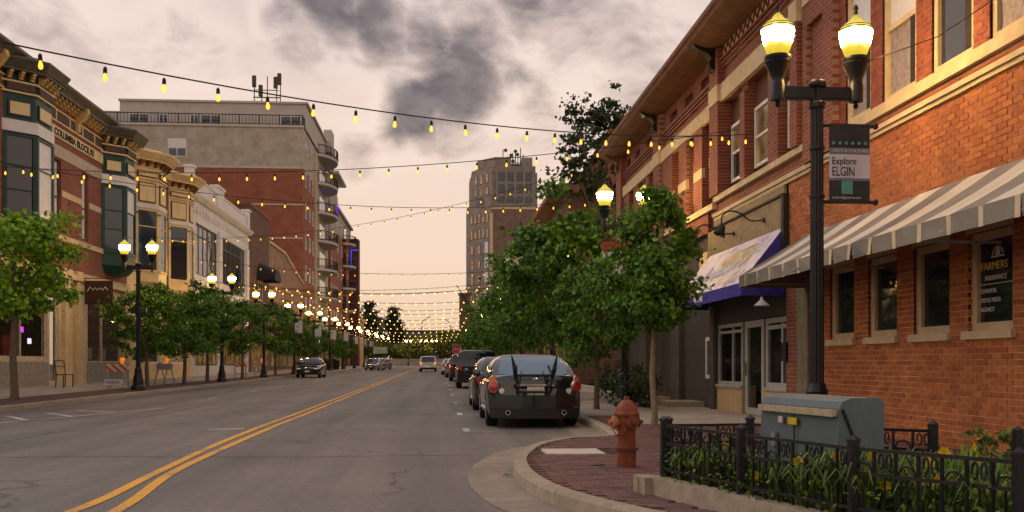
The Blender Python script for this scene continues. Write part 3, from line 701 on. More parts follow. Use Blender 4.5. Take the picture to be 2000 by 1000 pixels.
MB().quad(onaw(22.1, .92, .007), onaw(22.25, .72, .007), onaw(19.3, .70, .007), onaw(19.4, .88, .007)).build('printed_banner', mat('banner_print', (.70, .62, .55), .6), aw, fix=False)
nb = MB()
for k in range(9):
    if k not in (3,): nb.box(fr - .006, fr - .002, 21.6 - k * .085, 21.66 - k * .085, 2.54 + (.03 if k == 6 else 0), 2.66)
nb.build('printed_number', M_wink, aw)
MB().bar((fr + .02, ya + .02, 2.5), (fr + .02, yb - .02, 2.5), .03).build('frame_bar', M_steel, aw)

# gooseneck sign lamps
def goose(y, label):
    t = thing('gooseneck_lamp', (RX - .08, y, 4.05), label, 'sign lamp', 'gooseneck lamps over the blue awning')
    MB().lathe([(.05, 0), (.05, .02), (.02, .03)], 10).build('wall_plate', M_black, t, loc=(0, 0, 0), rot=(0, R(-90), 0))
    p = smooth([(0, 0), (-.25, .0), (-.42, .13), (-.62, .2), (-.78, .1), (-.8, -.1)], 5)
    MB().tube([(q.x, 0 + .25 * -q.x, q.y) for q in p], .016, 6).build('arm', M_black, t, loc=(0, 0, 0))
    MB().lathe([(.03, .10), (.06, .07), (.075, 0), (.135, -.10), (.13, -.105), (.02, -.05)], 14).build('shade', M_black, t, loc=(-.8, .2, -.18), rot=(0, R(25), 0))
    MB().box(-.05, .05, -.02, .02, -.012, .012).build('clip', M_steel, t, loc=(-.8, .2, -.30))
goose(19.3, 'black gooseneck lamp nearest the awning edge post, over blue awning'); goose(21.3, 'black gooseneck lamp half hidden by leaves over blue awning')
pl = thing('pendant_lamp', (5.95, 18.0, 2.28), 'small white cone lamp hanging under the striped awning end', 'lamp')
MB().lathe([(.02, .16), (.04, .1), (.15, 0), (.145, -.005), (.02, .06)], 16).build('shade', M_blindsky, pl, loc=(0, 0, 0)); MB().tube([(0, 0, .15), (0, 0, .5), (.5, 0, .55)], .012, 6).build('stem', M_black, pl, loc=(0, 0, 0))

# striped awning
sa = thing('striped_awning', (6.4, 12, 2.5), 'long grey and white striped sloping awning along the tan brick wall', 'awning')
M_sg = mat('grey_canvas', (.20, .185, .175), .8, var=.1, scale=3); M_swh = mat('white_canvas', (.62, .585, .53), .8, var=.08, scale=3, stain=.4); M_pale = mat('cream_canvas', (.66, .55, .36), .8, var=.08)
M_sgv = mat('grey_valance_canvas', (.25, .235, .20), .8, var=.12, scale=3)
BX, FX = 6.47, 5.25; y = 7.4; k = 0; stripe = .62
def bend(y): return .0
while y < 17.1:
    y1 = min(y + stripe, 17.12)
    n = MB()
    for i in range(4):
        a, b = i / 4, (i + 1) / 4
        sag = lambda q: .035 * math.sin(math.pi * q)
        P = lambda q, yy: (BX + (FX - BX) * q, yy, 3.49 + (2.74 - 3.49) * q - sag(q))
        n.quad(P(a, y1), P(a, y), P(b, y), P(b, y1))
    n.build('canvas_stripe', M_sg if k % 2 else M_swh, sa, fix=False); y = y1; k += 1
y = 7.4; k = 0
while y < 17.1:
    y1 = min(y + .62, 17.12); n = MB()
    wv = random.uniform(-.02, .02)
    n.quad((FX, y1, 2.737), (FX, y + .09, 2.737), (FX - wv, y + .09, 2.54), (FX + wv, y1, 2.54)).build('valance_panel', M_sgv, sa, fix=False)
    MB().quad((FX - .003, y + .09, 2.738), (FX - .003, y, 2.738), (FX - .003 - wv, y, 2.535), (FX - .003 - wv, y + .09, 2.535)).build('valance_tape', M_pale, sa, fix=False)
    y = y1; k += 1
MB().quad((BX, 17.12, 3.487), (FX, 17.12, 2.737), (FX, 17.12, 2.54), (BX, 17.12, 2.54)).build('end_panel', M_sg, sa, fix=False)
fb = MB(); fb.bar((FX + .02, 7.4, 2.6), (FX + .02, 17.1, 2.6), .03)
for q in (8, 11, 14, 17): fb.bar((FX + .02, q, 2.6), (BX - .02, q, 2.6), .03).bar((FX + .03, q, 2.68), (BX - .02, q, 3.42), .03)
fb.build('frame_bar', M_steel, sa)

# ================================================================ left side buildings
LX = -14.5
def offpoly(P, d):
    """outward offset of an open plan polyline (travelling +Y, outward = +X side)"""
    out = []
    N = [Vector((b[1] - a[1], -(b[0] - a[0]))).normalized() for a, b in zip(P, P[1:])]
    for i, p in enumerate(P):
        if i == 0: out.append((p[0], p[1] + d / N[0].y)); continue
        if i == len(P) - 1: out.append((p[0], p[1] + d / N[-1].y)); continue
        n = (N[i - 1] + N[i]); n = n / (1 + N[i - 1].dot(N[i])); out.append((p[0] + n.x * d, p[1] + n.y * d))
    return out
def band(P, d, z0, z1, mb=None, d1=None):
    mb = mb or MB(); A = offpoly(P, d); B = offpoly(P, d if d1 is None else d1)
    for i in range(len(P) - 1): mb.quad((*A[i], z0), (*A[i + 1], z0), (*B[i + 1], z1), (*B[i], z1))
    mb.quad(*[(*p, z0) for p in reversed(A)]); mb.quad(*[(*p, z1) for p in B]); return mb
def facets(P):
    for a, b in zip(P, P[1:]):
        a, b = Vector(a), Vector(b); t = (b - a); L = t.length; t /= L; yield a, t, Vector((t.y, -t.x)), L
def fquad(a, t, n, s0, s1, z0, z1, d): p, q = a + t * s0 + n * d, a + t * s1 + n * d; return (p.x, p.y, z0), (q.x, q.y, z0), (q.x, q.y, z1), (p.x, p.y, z1)
def fbox(mb, a, t, n, s0, s1, z0, z1, d0, d1):
    A = fquad(a, t, n, s0, s1, z0, z1, d0); B = fquad(a, t, n, s0, s1, z0, z1, d1); k = len(mb.v)
    mb.v += list(A) + list(B); mb.f += [tuple(k + i for i in q) for q in ((4, 5, 6, 7), (0, 1, 5, 4), (1, 2, 6, 5), (2, 3, 7, 6), (3, 0, 4, 7))]

def bay(par, ys, yc, yf, ye, scheme, panes):
    P = [(LX, ys), (-13.7, yc), (-13.7, yf), (LX, ye)]
    if scheme == 'green': wallm, trim, sillz, wz0, wz1 = M_green, M_green, 5.5, 6.15, 8.95
    else: wallm, trim, sillz, wz0, wz1 = M_cream, M_cream, 5.2, 5.8, 8.72
    band(P, -.04, sillz, 11.0).build('bay_core', wallm, par)
    band(P, .0, sillz, wz0, band(P, -.3, sillz - .35, sillz, d1=.0)).build('bay_base', wallm, par)
    band(P, .06, wz0 - .12, wz0 - .02).build('bay_sill', trim if scheme == 'green' else M_cream, par)
    for i, (a, t, n, L) in enumerate(facets(P)):
        fr = MB(); m = .14
        fbox(fr, a, t, n, 0, m, wz0, wz1, -.04, .03); fbox(fr, a, t, n, L - m, L, wz0, wz1, -.04, .03)
        fbox(fr, a, t, n, m, L - m, wz1 - .08, wz1, -.04, .02); fbox(fr, a, t, n, m, L - m, 7.85, 7.9, -.03, .012)
        if scheme == 'green' and i == 0: fbox(fr, a, t, n, m, L - m, 7.05, 7.1, -.03, .012)
        w = fr.build('window', trim if scheme == 'green' else M_cream, par)
        gm = panes[i]
        q = fquad(a, t, n, m, L - m, wz0, 7.87, -.02); MB().quad(*q).build('pane', gm[0], w, fix=False)
        q = fquad(a, t, n, m, L - m, 7.88, wz1 - .08, -.02); MB().quad(*q).build('pane', gm[1], w, fix=False)
        if scheme == 'cream' and i < 2:
            rs = MB()
            for s in (m / 2, L - m / 2):
                c = a + t * s + n * .035; rs.lathe([(.05, 8.45), (.05, 8.53)], 10, (c.x, c.y, 0))
            rs.build('rosette', M_maroon, par)
        # inset panel
        pz0, pz1 = (9.62, 10.03) if scheme == 'green' else (9.1, 9.95)
        fm = MB(); fbox(fm, a, t, n, .18, L - .18, pz0 - .05, pz1 + .05, -.03, .015); fm.build('panel_moulding', M_green if scheme == 'green' else M_maroon, par)
        fm = MB(); fbox(fm, a, t, n, .24, L - .24, pz0, pz1, -.03, .025); fm.build('panel', M_cream, par)
        fz0, fz1 = (10.42, 10.66) if scheme == 'green' else (10.28, 10.5)
        fm = MB(); fbox(fm, a, t, n, .12, L - .12, fz0, fz1, -.03, .062); fm.build('frieze_panel', M_maroon if scheme == 'green' else M_maroon, par)
        fm = MB(); fbox(fm, a, t, n, .15, L - .15, fz0 + .025, fz1 - .025, -.03, .066); fm.build('frieze_panel', mat('brown_panel', (.10, .065, .045), .7) if scheme == 'green' else M_cream, par)
        k = max(2, int(L / .36))
        for j in range(k):
            s = (j + .5) * L / k; dm = MB()
            for (z0, z1, dd) in ((10.78, 10.86, .14), (10.86, 10.94, .22), (10.94, 11.02, .30)): fbox(dm, a, t, n, s - .055, s + .055, z0, z1, 0, dd)
            dm.build('dentil', M_gold if scheme == 'green' else M_corn2, par)
    if scheme == 'green':
        band(P, .03, 9.02, 9.42).build('stone_band', M_wstone, par); band(P, .05, 10.33, 10.39).build('frieze_trim', M_cream, par); band(P, .05, 10.68, 10.74).build('frieze_trim', M_cream, par)
        cm = M_corn
    else:
        band(P, .03, 8.76, 8.95).build('stone_band', M_wstone, par); band(P, .05, 10.15, 10.22).build('frieze_trim', M_cream, par); band(P, .05, 10.55, 10.62).build('frieze_trim', M_cream, par)
        cm = M_cream
    mb = MB(); band(P, .34, 11.03, 11.12, mb); band(P, .38, 11.12, 11.36, mb, d1=.62 if scheme == 'cream' else .5); band(P, .52 if scheme == 'green' else .64, 11.36, 11.44, mb); band(P, .4, 11.44, 11.62, mb, d1=.1)
    mb.build('cornice', cm, par)

col = thing('columbia_block', (LX, 40, .4), 'ornate two-storey red brick block with green bay windows and bracketed bronze cornice', 'building')
WL = [(38.35, 39.5, 6.28, 9.02), (41.75, 42.5, 6.28, 9.02)]
stF = [(29.2, 33.6, 1.35, 4.0), (34.0, 38.15, 1.35, 4.0), (38.35, 39.2, .45, 3.9), (42.4, 46.8, 1.2, 4.0)]
wall(LX, 27, 47.6, 4.9, 11.2, WL, .25, 1).build('wall', M_red, col)
for h in WL: window(col, LX - .1, h[0], h[1], h[2], h[3], 1, M_char, [M_blindsky if h[0] < 40 else M_blindsky, M_blindsky], fw=.08, rails=(7.6,), fd=.08)  # white panes stand for sky reflected in the glass
MB().box(LX - .02, LX + .07, 27, 47.5, 5.95, 6.16).build('belt_course', M_lime, col)
for y0, y1 in ((37.5, 38.3), (39.55, 41.7), (42.55, 44.0)): MB().box(LX - .02, LX + .025, y0, y1, 7.66, 7.9).build('belt_course', M_lime, col)
MB().box(LX - .02, LX + .03, 37.4, 44.1, 9.1, 9.55).build('lintel_band', mat('buff_stone', (.52, .43, .33), .8, stain=.2), col)
MB().box(LX - .02, LX + .04, 37.5, 44.3, 9.83, 10.24).build('name_board', M_cream, col)
letters('COLUMBIA BLOCK.93', .37, 'E', (LX + .042, 38.7, 9.9), M_black, col, sx=1.2, depth=.012, bold=.014)
MB().box(LX - .02, LX + .05, 27, 47.5, 10.40, 10.46).build('frieze_trim', M_cream, col); MB().box(LX - .02, LX + .05, 27, 47.5, 10.84, 10.9).build('frieze_trim', M_cream, col)
y = 37.6
while y < 43.9: MB().box(LX - .02, LX + .03, y, y + 1.25, 10.48, 10.82).build('frieze_panel', mat('brown_panel', (.1, .065, .045)), col); MB().box(LX - .02, LX + .055, y + 1.27, y + 1.35, 10.42, 10.86).build('frieze_trim', M_cream, col); y += 1.4
y = 37.5
dme = MB().box(0, .14, -.06, .06, 0, .09).box(0, .24, -.06, .06, .09, .19).box(0, .34, -.06, .06, .19, .28).mesh('dentil'); dme.materials.append(M_gold)
while y < 44.4: put('dentil', dme, None, col, loc=(0, y - 40, 10.62)); y += .42
mb = MB().prism([(LX - .2, 11.3), (LX + .4, 11.3), (LX + .42, 11.42), (LX + .62, 11.62), (LX + .62, 11.72), (LX + .5, 11.78), (LX - .2, 12.0)], 27, 47.9); mb.build('cornice', M_corn, col)
for yb in (41.05, 27.5, 33.5): MB().prism([(LX, 10.45), (LX + .14, 10.5), (LX + .16, 10.8), (LX + .34, 11.0), (LX + .52, 11.25), (LX + .5, 11.42), (LX, 11.42)], yb - .14, yb + .14).build('bracket', M_gold, col)
MB().box(LX - .5, LX + .75, 30.6, 31.6, 11.0, 12.3).box(LX - .55, LX + .82, 30.5, 31.7, 12.3, 12.5).build('parapet_pier', M_corn, col)
bay(col, 34.33, 35.13, 36.6, 37.4, 'green', [(M_glass, M_glass), (M_blindsky, M_blindsky), (M_glass, M_glass)])  # front facet panes painted white for the sky's reflection
bay(col, 44.1, 44.86, 46.25, 47.05, 'green', [(M_glassb, M_glassb), (M_glass, M_blindsky), (M_glass, M_glass)])
# ground-floor shops of the block
wall(LX, 27, 47.6, .2, 4.9, stF, .15, 1).build('shop_wall', mat('cream_stucco', (.58, .47, .31), .8, var=.1, stain=.3), col)
for y0, y1 in ((27.6, 33.9), (34.0, 38.2), (42.3, 46.9)): MB().box(LX - .02, LX + .03, y0, y1, .3, 1.28).build('bulkhead', brickmat('tan_bulkhead', (.40, .24, .10), (.36, .21, .09), (.3, .2, .1)) if y0 == 27.6 else mat('grey_bulkhead', (.30, .27, .22), .8, stain=.2), col)
for h in stF: window(col, LX - .05, h[0], h[1], h[2], h[3], 1, mat('cream_frame', (.55, .47, .34), .6), M_glassc, fw=.13, mull=[] if h[1] - h[0] < 2 else [h[0] + 1.9], fd=.1, name='window' if h[2] > .5 else 'door')
for y0, y1 in ((39.5, 40.3), (40.9, 41.5), (47.0, 47.5)): MB().box(LX - .02, LX + .16, y0, y1, .3, 4.9).build('column', M_lime, col)
MB().box(LX - .02, LX + .25, 27, 47.5, 4.5, 4.72).build('shop_cornice', M_lime, col)
MB().box(LX - 4.1, LX - 4, 26, 48, .3, 4.8).build('interior_wall', mat('shop_back_wall', (.12, .075, .05), .9, var=.4, scale=1), col)
MB().box(LX - 4, LX - .2, 26, 48, .3, .36).build('interior_floor', M_dark, col); MB().box(LX - 4, LX - .2, 26, 48, 4.3, 4.4).build('interior_ceiling', M_dark, col)
for y in (30.3, 31.6, 32.9, 44.0): MB().box(LX - 1.6, LX - 1.4, y, y + .8, 3.62, 3.68).build('ceiling_light', emat('cafe_light', (1, .5, .12), 5.0), col)
for (y, z, w, h, c) in ((35.4, 1.5, .9, .7, (.45, .06, .03)), (36.0, 1.5, .4, .5, (.7, .66, .6)), (30.5, 1.4, .9, 1.3, (.55, .53, .5)), (43.4, 1.4, .8, .5, (.6, .55, .5)), (45.2, 1.4, .7, .5, (.6, .55, .5))):
    MB().box(LX - .5, LX - .42, y, y + w, z, z + h).build('display_card', mat('card%.1f' % y, c, .7), col)
for (y, z, c) in ((37.2, 2.35, (.7, .05, 1)), (37.9, 1.95, (.7, .75, 1))): MB().box(LX - .62, LX - .58, y, y + .26, z, z + .2).build('neon_sign', emat('neon%.1f' % y, c, 2.2), col)
MB().box(LX - .6, LX - .5, 43.0, 43.6, 1.2, 4.0).build('lit_panel', emat('amber_panel', (1, .5, .12), .9), col)
MB().quad((LX - .02, 27, 0), (LX - 12, 27, 0), (LX - 12, 27, 11), (LX - .02, 27, 11)).quad((LX, 27, 11.2), (LX, 77, 11.0), (LX - 12, 77, 11.0), (LX - 12, 27, 11.2)).build('shell', M_redX, col, fix=False)
hs = thing('hanging_sign', (LX + .15, 41.2, 4.3), 'dark hanging shop sign with pale script on an iron bracket', 'sign')
MB().bar((LX + .1, 41.2, 4.65), (LX + 1.5, 41.2, 4.65), .03).bar((LX + .1, 41.2, 4.4), (LX + .4, 41.2, 4.65), .02).build('bracket', M_iron, hs)
MB().box(LX + .3, LX + 1.4, 41.17, 41.23, 3.6, 4.55).build('board', mat('oxblood_board', (.035, .012, .012), .5), hs)
MB().tube([(LX + .42 + .1 * k, 41.155, 4.22 + .09 * ((k % 2) * 2 - 1) * (1 if k in (0, 1, 7) else .5)) for k in range(9)], .018, 4).build('script_mark', M_blindsky, hs)

# cream building with two bays
cre = thing('cream_bay_building', (LX, 53, .4), 'narrow cream painted building with two panelled bays and heavy cornices', 'building')
wall(LX, 47.6, 59.5, .3, 11.0, [(49, 53, 1.2, 4.2), (54.6, 58.6, 1.2, 4.2)], .15, 1).build('wall', M_cream, cre)
bay(cre, 48.9, 50.0, 51.4, 52.3, 'cream', [(M_glassb, M_glassb), (M_glass, M_glass), (M_glass, M_glass)])
bay(cre, 54.75, 55.9, 57.0, 58.1, 'cream', [(M_glass, M_glassb), (M_glass, M_glass), (M_glass, M_glass)])
MB().box(LX - .02, LX + .05, 52.4, 54.6, 4.9, 10.9).build('brick_strip', M_maroon, cre)
for y0 in (49, 54.6): window(cre, LX - .05, y0, y0 + 4, 1.2, 4.2, 1, M_white, M_glassl if y0 > 50 else M_glass, fw=.12, mull=(y0 + 2,), rails=(3.4,))
MB().prism([(LX, 11.0), (LX + .2, 11.0), (LX + .3, 11.3), (LX, 11.4)], 47.6, 59.5).build('cornice', M_cream, cre)

# white glazed building
whi = thing('white_glazed_building', (LX, 68, .4), 'white glazed two-storey building with stepped parapet and wide upper windows', 'building')
HW = [(60.8, 66.7, 6.6, 9.7), (68.0, 76.0, 6.6, 9.7), (60.6, 66.8, 1.1, 4.3), (68.0, 76.2, 1.1, 4.3)]
wall(LX, 59.5, 77.4, .3, 11.2, HW, .2, 1).build('wall', M_wstone, whi)
for h in HW: window(whi, LX - .1, h[0], h[1], h[2], h[3], 1, mat('dark_green_frame', (.08, .10, .08), .6), [M_glass, M_glassb] if h[2] > 5 else M_glassl, fw=.1, mull=[h[0] + (h[1] - h[0]) * k / 5 for k in range(1, 5)], rails=(h[3] - .7,))
MB().prism([(LX - .02, 11.0), (LX + .15, 11.0), (LX + .35, 11.18), (LX + .4, 11.3), (LX - .02, 11.36)], 59.4, 77.5).build('cornice', M_wstone, whi)
MB().box(LX - .3, LX + .02, 59.5, 77.3, 11.36, 12.3).box(LX - .35, LX + .08, 59.45, 77.35, 12.3, 12.42).build('parapet', M_wstone, whi)
for a, b in ((59.5, 60.1), (66.2, 68.2), (76.5, 77.35)): MB().box(LX - .35, LX + .12, a, b, 11.37, 12.75).box(LX - .4, LX + .2, a - .08, b + .08, 12.75, 12.9).build('parapet_pier', M_wstone, whi)
for a, b in ((60.4, 65.9), (68.5, 76.2)): MB().box(LX + .02, LX + .04, a, b, 11.55, 12.15).build('parapet_panel', M_white, whi)
for k in range(21): MB().box(LX - .01, LX + .07, 60.1 + k * .82, 60.45 + k * .82, 10.25, 10.6).build('frieze_block', M_wstone, whi)
for y in (59.9, 67.35, 76.7): MB().box(LX, LX + .1, y - .45, y + .45, 4.6, 9.9).build('pilaster', M_wstone, whi)

# brown brick building and the low gabled shop
brn = thing('brown_brick_building', (LX, 82, .4), 'tall plain brown brick building wall beside white building', 'building')
MB().box(LX - 12, LX + .05, 77.45, 86.2, .3, 13.4).build('wall', M_brown, brn); MB().box(LX - 12.05, LX + .12, 77.4, 86.25, 13.4, 13.6).build('coping', M_corn2, brn)
MB().box(LX - .1, LX + .09, 78.2, 85.4, .6, 4.2).build('shop_window', M_glassl, brn)
cn = MB()
for k in range(7):
    a0, a1 = math.pi * k / 7, math.pi * (k + 1) / 7
    cn.quad((LX + .05, 82 - 1.6 * math.cos(a0), 7.9 + 1.5 * math.sin(a0)), (LX + .05, 82 - 1.6 * math.cos(a1), 7.9 + 1.5 * math.sin(a1)), (LX + 1.5, 82 - 1.6 * math.cos(a1), 7.9 + .9 * math.sin(a1)), (LX + 1.5, 82 - 1.6 * math.cos(a0), 7.9 + .9 * math.sin(a0)))
cn.quad(*[(LX + 1.5, 82 - 1.6 * math.cos(math.pi * k / 7), 7.9 + .9 * math.sin(math.pi * k / 7)) for k in range(8)])
cw = tag(MB().build('x', None) if 0 else cn.build('domed_canopy', M_black, fix=False), 'small black domed canopy over an upper window', 'awning')
window(brn, LX + .08, 81, 83, 6.3, 7.9, 1, M_white, M_glassl, fw=.1, mull=(82,))
gab = thing('gabled_shop', (LX, 95, .4), 'low tan brick shop with a sloping parapet before the apartment block', 'building')
M_tanw = brickmat('tan_wall', (.36, .22, .13), (.32, .19, .11), (.33, .22, .15))
MB().prism([(86.3, .3), (107.8, .3), (107.8, 9.6), (97, 11.0), (95, 11.6), (86.3, 11.6)], LX - 8, LX + .02, 'X').build('wall', M_tanw, gab)
MB().bar((LX + .05, 86.3, 11.65), (LX + .05, 95, 11.65), .2).bar((LX + .05, 95, 11.65), (LX + .05, 107.8, 9.7), .2).build('coping', M_lime, gab)
for a in (87, 92, 97, 102): window(gab, LX + .06, a, a + 4.2, .8, 4.0, 1, M_char, M_glassl, fw=.15, mull=(a + 2.1,))
MB().box(LX, LX + 1.3, 88, 92, 4.2, 4.6).build('canopy', M_char, gab)

# apartment block
apt = thing('apartment_block', (LX, 112, .4), 'eight-storey apartment block, brick below and cream above, with curved balconies', 'building')
AY = 108.0
wallS(AY, -38, LX, .3, 22.2).build('front_wall', M_aptbrX, apt, fix=False)
wallS(AY, -38, LX, 22.2, 26.5).build('front_wall', M_cmu, apt, fix=False)
M_ap = mat('cream_stucco_top', (.50, .47, .42), .85, var=.08, scale=1, stain=.15)
MB().box(-38, LX + .05, AY - .15, AY + .3, 26.5, 26.75).build('ledge', M_ap, apt)
MB().box(-38, LX + .02, AY - .06, AY - .01, 22.1, 22.35).build('string_course', M_ap, apt)
for z in (18.2, 14.6): MB().box(-38, LX + .02, AY - .05, AY - .01, z, z + .14).build('string_course', M_ap, apt)
MB().box(-34.1, LX + .1, AY + 1.5, 138, 26.75, 29.4).build('top_storey', M_ap, apt); MB().box(-38, -34.1, AY + 3, 138, 26.75, 28.7).build('top_storey', M_ap, apt)
MB().box(-34.2, LX + .35, AY + 1.3, 138.2, 29.4, 29.62).build('roof_edge', M_ap, apt)
for x0, x1 in ((-33.0, -31.1), (-29.9, -29.1), (-26.6, -25.9), (-25.5, -23.5), (-17.0, -15.0)):
    w = MB().box(x0 - .08, x1 + .08, AY + 1.40, AY + 1.49, 26.75, 28.1).build('door', M_white, apt); MB().quad((x0, AY + 1.39, 26.8), ((x0 + x1) / 2 - .04, AY + 1.39, 26.8), ((x0 + x1) / 2 - .04, AY + 1.39, 28.0), (x0, AY + 1.39, 28.0)).quad(((x0 + x1) / 2 + .04, AY + 1.39, 26.8), (x1, AY + 1.39, 26.8), (x1, AY + 1.39, 28.0), ((x0 + x1) / 2 + .04, AY + 1.39, 28.0)).build('pane', M_glassb, w, fix=False)
w = MB().box(-28.66, -26.7, AY - .06, AY - .01, 23.2, 25.15).build('window', M_white, apt)
for a in (-28.56, -27.63): MB().quad((a, AY - .07, 23.3), (a + .83, AY - .07, 23.3), (a + .83, AY - .07, 24.1), (a, AY - .07, 24.1)).build('pane', M_glassb, w, fix=False); MB().quad((a, AY - .07, 24.15), (a + .83, AY - .07, 24.15), (a + .83, AY - .07, 25.05), (a, AY - .07, 25.05)).build('pane', M_blindsky, w, fix=False)
def railing(pts, z, h, par, step=.35, name='railing'):
    mb = MB()
    for a, b in zip(pts, pts[1:]):
        a, b = Vector(a), Vector(b); n = max(1, int((b - a).length / step))
        mb.bar((*a, z + h), (*b, z + h), .09); mb.bar((*a, z + .1), (*b, z + .1), .06)
        for k in range(n + 1): p = a + (b - a) * k / n; mb.bar((*p, z), (*p, z + h), .10 if k % 6 == 0 else .04)
    mb.build(name, M_iron, par)
railing([(-36, AY), (LX - .05, AY), (LX - .05, AY + 8)], 26.76, 1.05, apt)
# street side
sideA = MB(); wall(LX, AY, 142, .3, 22.2, [], mb=sideA, out=1); sideA.build('side_wall', M_aptbr, apt, fix=False)
wall(LX, AY, 142, 22.2, 26.5, [], out=1).build('side_wall', M_cmuY, apt, fix=False)
wall(LX, 142, 166, .3, 20.0, [], out=1).build('side_wall', M_aptbr, apt, fix=False); wall(LX, 142, 166, 20, 23.2, [], out=1).build('side_wall', M_cmuY, apt, fix=False)
MB().box(LX - 10, LX + .4, 141.9, 166.2, 23.2, 23.5).build('roof_edge', M_ap, apt)
MB().box(LX - .1, LX + 1.2, 134, 145, 26.6, 26.95).box(LX - .1, LX + .9, 128, 131, 28.2, 31).build('roof_edge', M_ap, apt)
MB().box(LX - .05, LX + .25, 117.5, 118.2, .3, 26).build('pilaster', M_lime, apt); MB().box(LX - .05, LX + .3, 131.8, 141.9, .3, 18).build('brick_bay', M_aptbr, apt); MB().box(LX - .05, LX + .3, 131.8, 141.9, 18.0, 24.6).build('bay_top', M_cmuY, apt)
MB().box(LX - .05, LX + .06, 118.2, 131.8, .3, 26.4).build('stucco_bay', M_cmuY, apt)
FZ = [2.6, 6.0, 9.4, 12.8, 16.2, 19.6, 23.0]
for z in FZ[1:]:
    for yy, dd in ((110.2, 0), (113.4, 0), (116.2, 0), (133.5, .3), (137, .3), (140, .3), (145, 0), (150, 0), (160, 0), (164, 0)):
        if yy > 142 and z > 20: continue
        window(apt, LX + dd + .05, yy - .55, yy + .55, z + .9, z + 2.5, 1, M_white, M_glass, fw=.1, rails=(z + 1.7,))
def balcony(yc, z, ln, dep):
    mb = MB(); k = 10; P = [(LX + .07 + dep * math.sin(math.pi * j / k) ** .6, yc - ln / 2 + ln * j / k) for j in range(k + 1)]
    mb.prism(P, z - .3, z, 'Z'); b = mb.build('balcony', M_ap, apt)
    railing(P, z, 1.1, b, .25); MB().box(LX + .065, LX + .075, yc - ln * .3, yc + ln * .3, z + .1, z + 2.2).build('door', M_glass, b)
for z in (9.3, 12.7, 16.1, 19.5, 23.0, 26.4): balcony(125, z, 9.5, 1.9)
for z in (6, 9.4, 12.8, 16.2, 19.6): balcony(155, z, 6, 1.7)
MB().box(LX + 1.9, LX + 1.95, 124, 126, 19.8, 20.8).build('neon_strip', emat('violet_neon', (.25, .05, 1), 1.6), apt)
MB().box(LX, LX + 1.5, 163, 166, .3, 21.5).build('corner_tower', mat('dark_red_panel', (.12, .03, .025), .7), apt); MB().box(LX + .25, LX + .4, 162.85, 162.95, 16.8, 19.6).box(LX + .25, LX + 1.5, 162.85, 162.95, 19.6, 19.75).build('neon_strip', emat('blue_neon', (.08, .1, 1), .9), apt)
for a in (109, 114, 119, 126, 133, 143, 150, 157): window(apt, LX + (.1 if a < 118 else .32), a, a + 4, .8, 4.2, 1, M_char, M_glassl, fw=.2, mull=(a + 2,))
MB().box(-38, LX - .05, AY + .05, 165, 23.1, 23.2).quad((-38, 108, 0), (-38, 166, 0), (-38, 166, 26), (-38, 108, 26)).build('shell', M_ap, apt)
ant = thing('rooftop_antenna_frame', (-18.7, 110, 29.6), 'cluster of mobile phone antennas on the apartment block roof', 'antenna')
mb = MB().bar((-20.1, 110, 30.2), (-17.2, 110, 30.2), .1).bar((-20.1, 110, 29.6), (-17.2, 110, 29.6), .12).bar((-20, 110, 31), (-17.4, 110, 31), .08)
for x, h in ((-20, 3), (-19.2, 1.5), (-18.6, 3), (-17.6, 3), (-17.2, 2.9)): mb.bar((x, 110, 29.5), (x, 110, 29.5 + h), .09)
mb.build('frame', M_iron, ant)
for x, z in ((-20, 31.3), (-19.3, 30.3), (-17.7, 31.2), (-17.3, 31.6)): MB().box(x - .2, x + .2, 109.7, 110.1, z, z + 1.2).build('antenna_panel', M_char, ant)
far = thing('tan_corner_building', (-14, 172, .6), 'small tan stuccoed corner building past the apartments', 'building')
MB().box(-24, -13.2, 168, 178, .6, 8.5).build('wall', mat('tan_stucco', (.55, .36, .14), .8, stain=.2), far); MB().box(-24.3, -12.9, 167.8, 178.2, 8.5, 9).build('cornice', M_lime, far)
MB().box(-17.5, -14.5, 167.9, 168.02, 1, 4.5).build('window', M_glassl, far)

# ================================================================ right side, further on
rb = thing('gabled_brick_shop', (6.5, 58, .3), 'red brick shop with raking roofline rising behind the street trees', 'building')
MB().box(6.5, 16, 50, 70, .2, 9.8).build('wall', M_brown, rb)
MB().prism([(5.7, 9.9), (5.7, 10.15), (6.5, 10.3), (9, 10.3), (9, 9.8), (6.4, 9.8)], 49.6, 70).build('cornice', M_corn2, rb)
MB().prism([(6.6, 9.9), (11, 9.9), (11, 13.8), (9, 13.8)], 49.8, 50.6).build('gable', M_redX, rb)
for a in (50.5, 55.3, 60.1, 64.9): window(rb, 6.46, a, a + 4.4, .8, 3.6, -1, M_char, M_glassl, fw=.15, mull=(a + 1.5, a + 2.9), name='shop_window')
for k in range(6): window(rb, 6.46, 51 + k * 3.1, 52.6 + k * 3.1, 5.2, 7.6, -1, M_lime, M_glass, fw=.12)
rc = thing('pale_cornice_shop', (6.5, 82, .4), 'low shop with projecting pale cornice next to the gabled brick shop', 'building')
MB().box(6.5, 16, 70.2, 95, .3, 8.8).build('wall', M_tanw, rc)
MB().prism([(5.6, 9.6), (5.6, 10.0), (6.5, 10.2), (12, 10.2), (12, 8.8), (6.4, 8.8)], 70.1, 95.2).build('cornice', M_wstone, rc)
for a in (71, 76.8, 82.6, 88.4): window(rc, 6.46, a, a + 5.2, .8, 3.6, -1, M_char, M_glassl, fw=.15, mull=(a + 1.7, a + 3.5), name='shop_window')
rd = thing('plain_brick_row', (6.5, 120, .5), 'plain dark brick row of shops beyond the pale cornice', 'building')
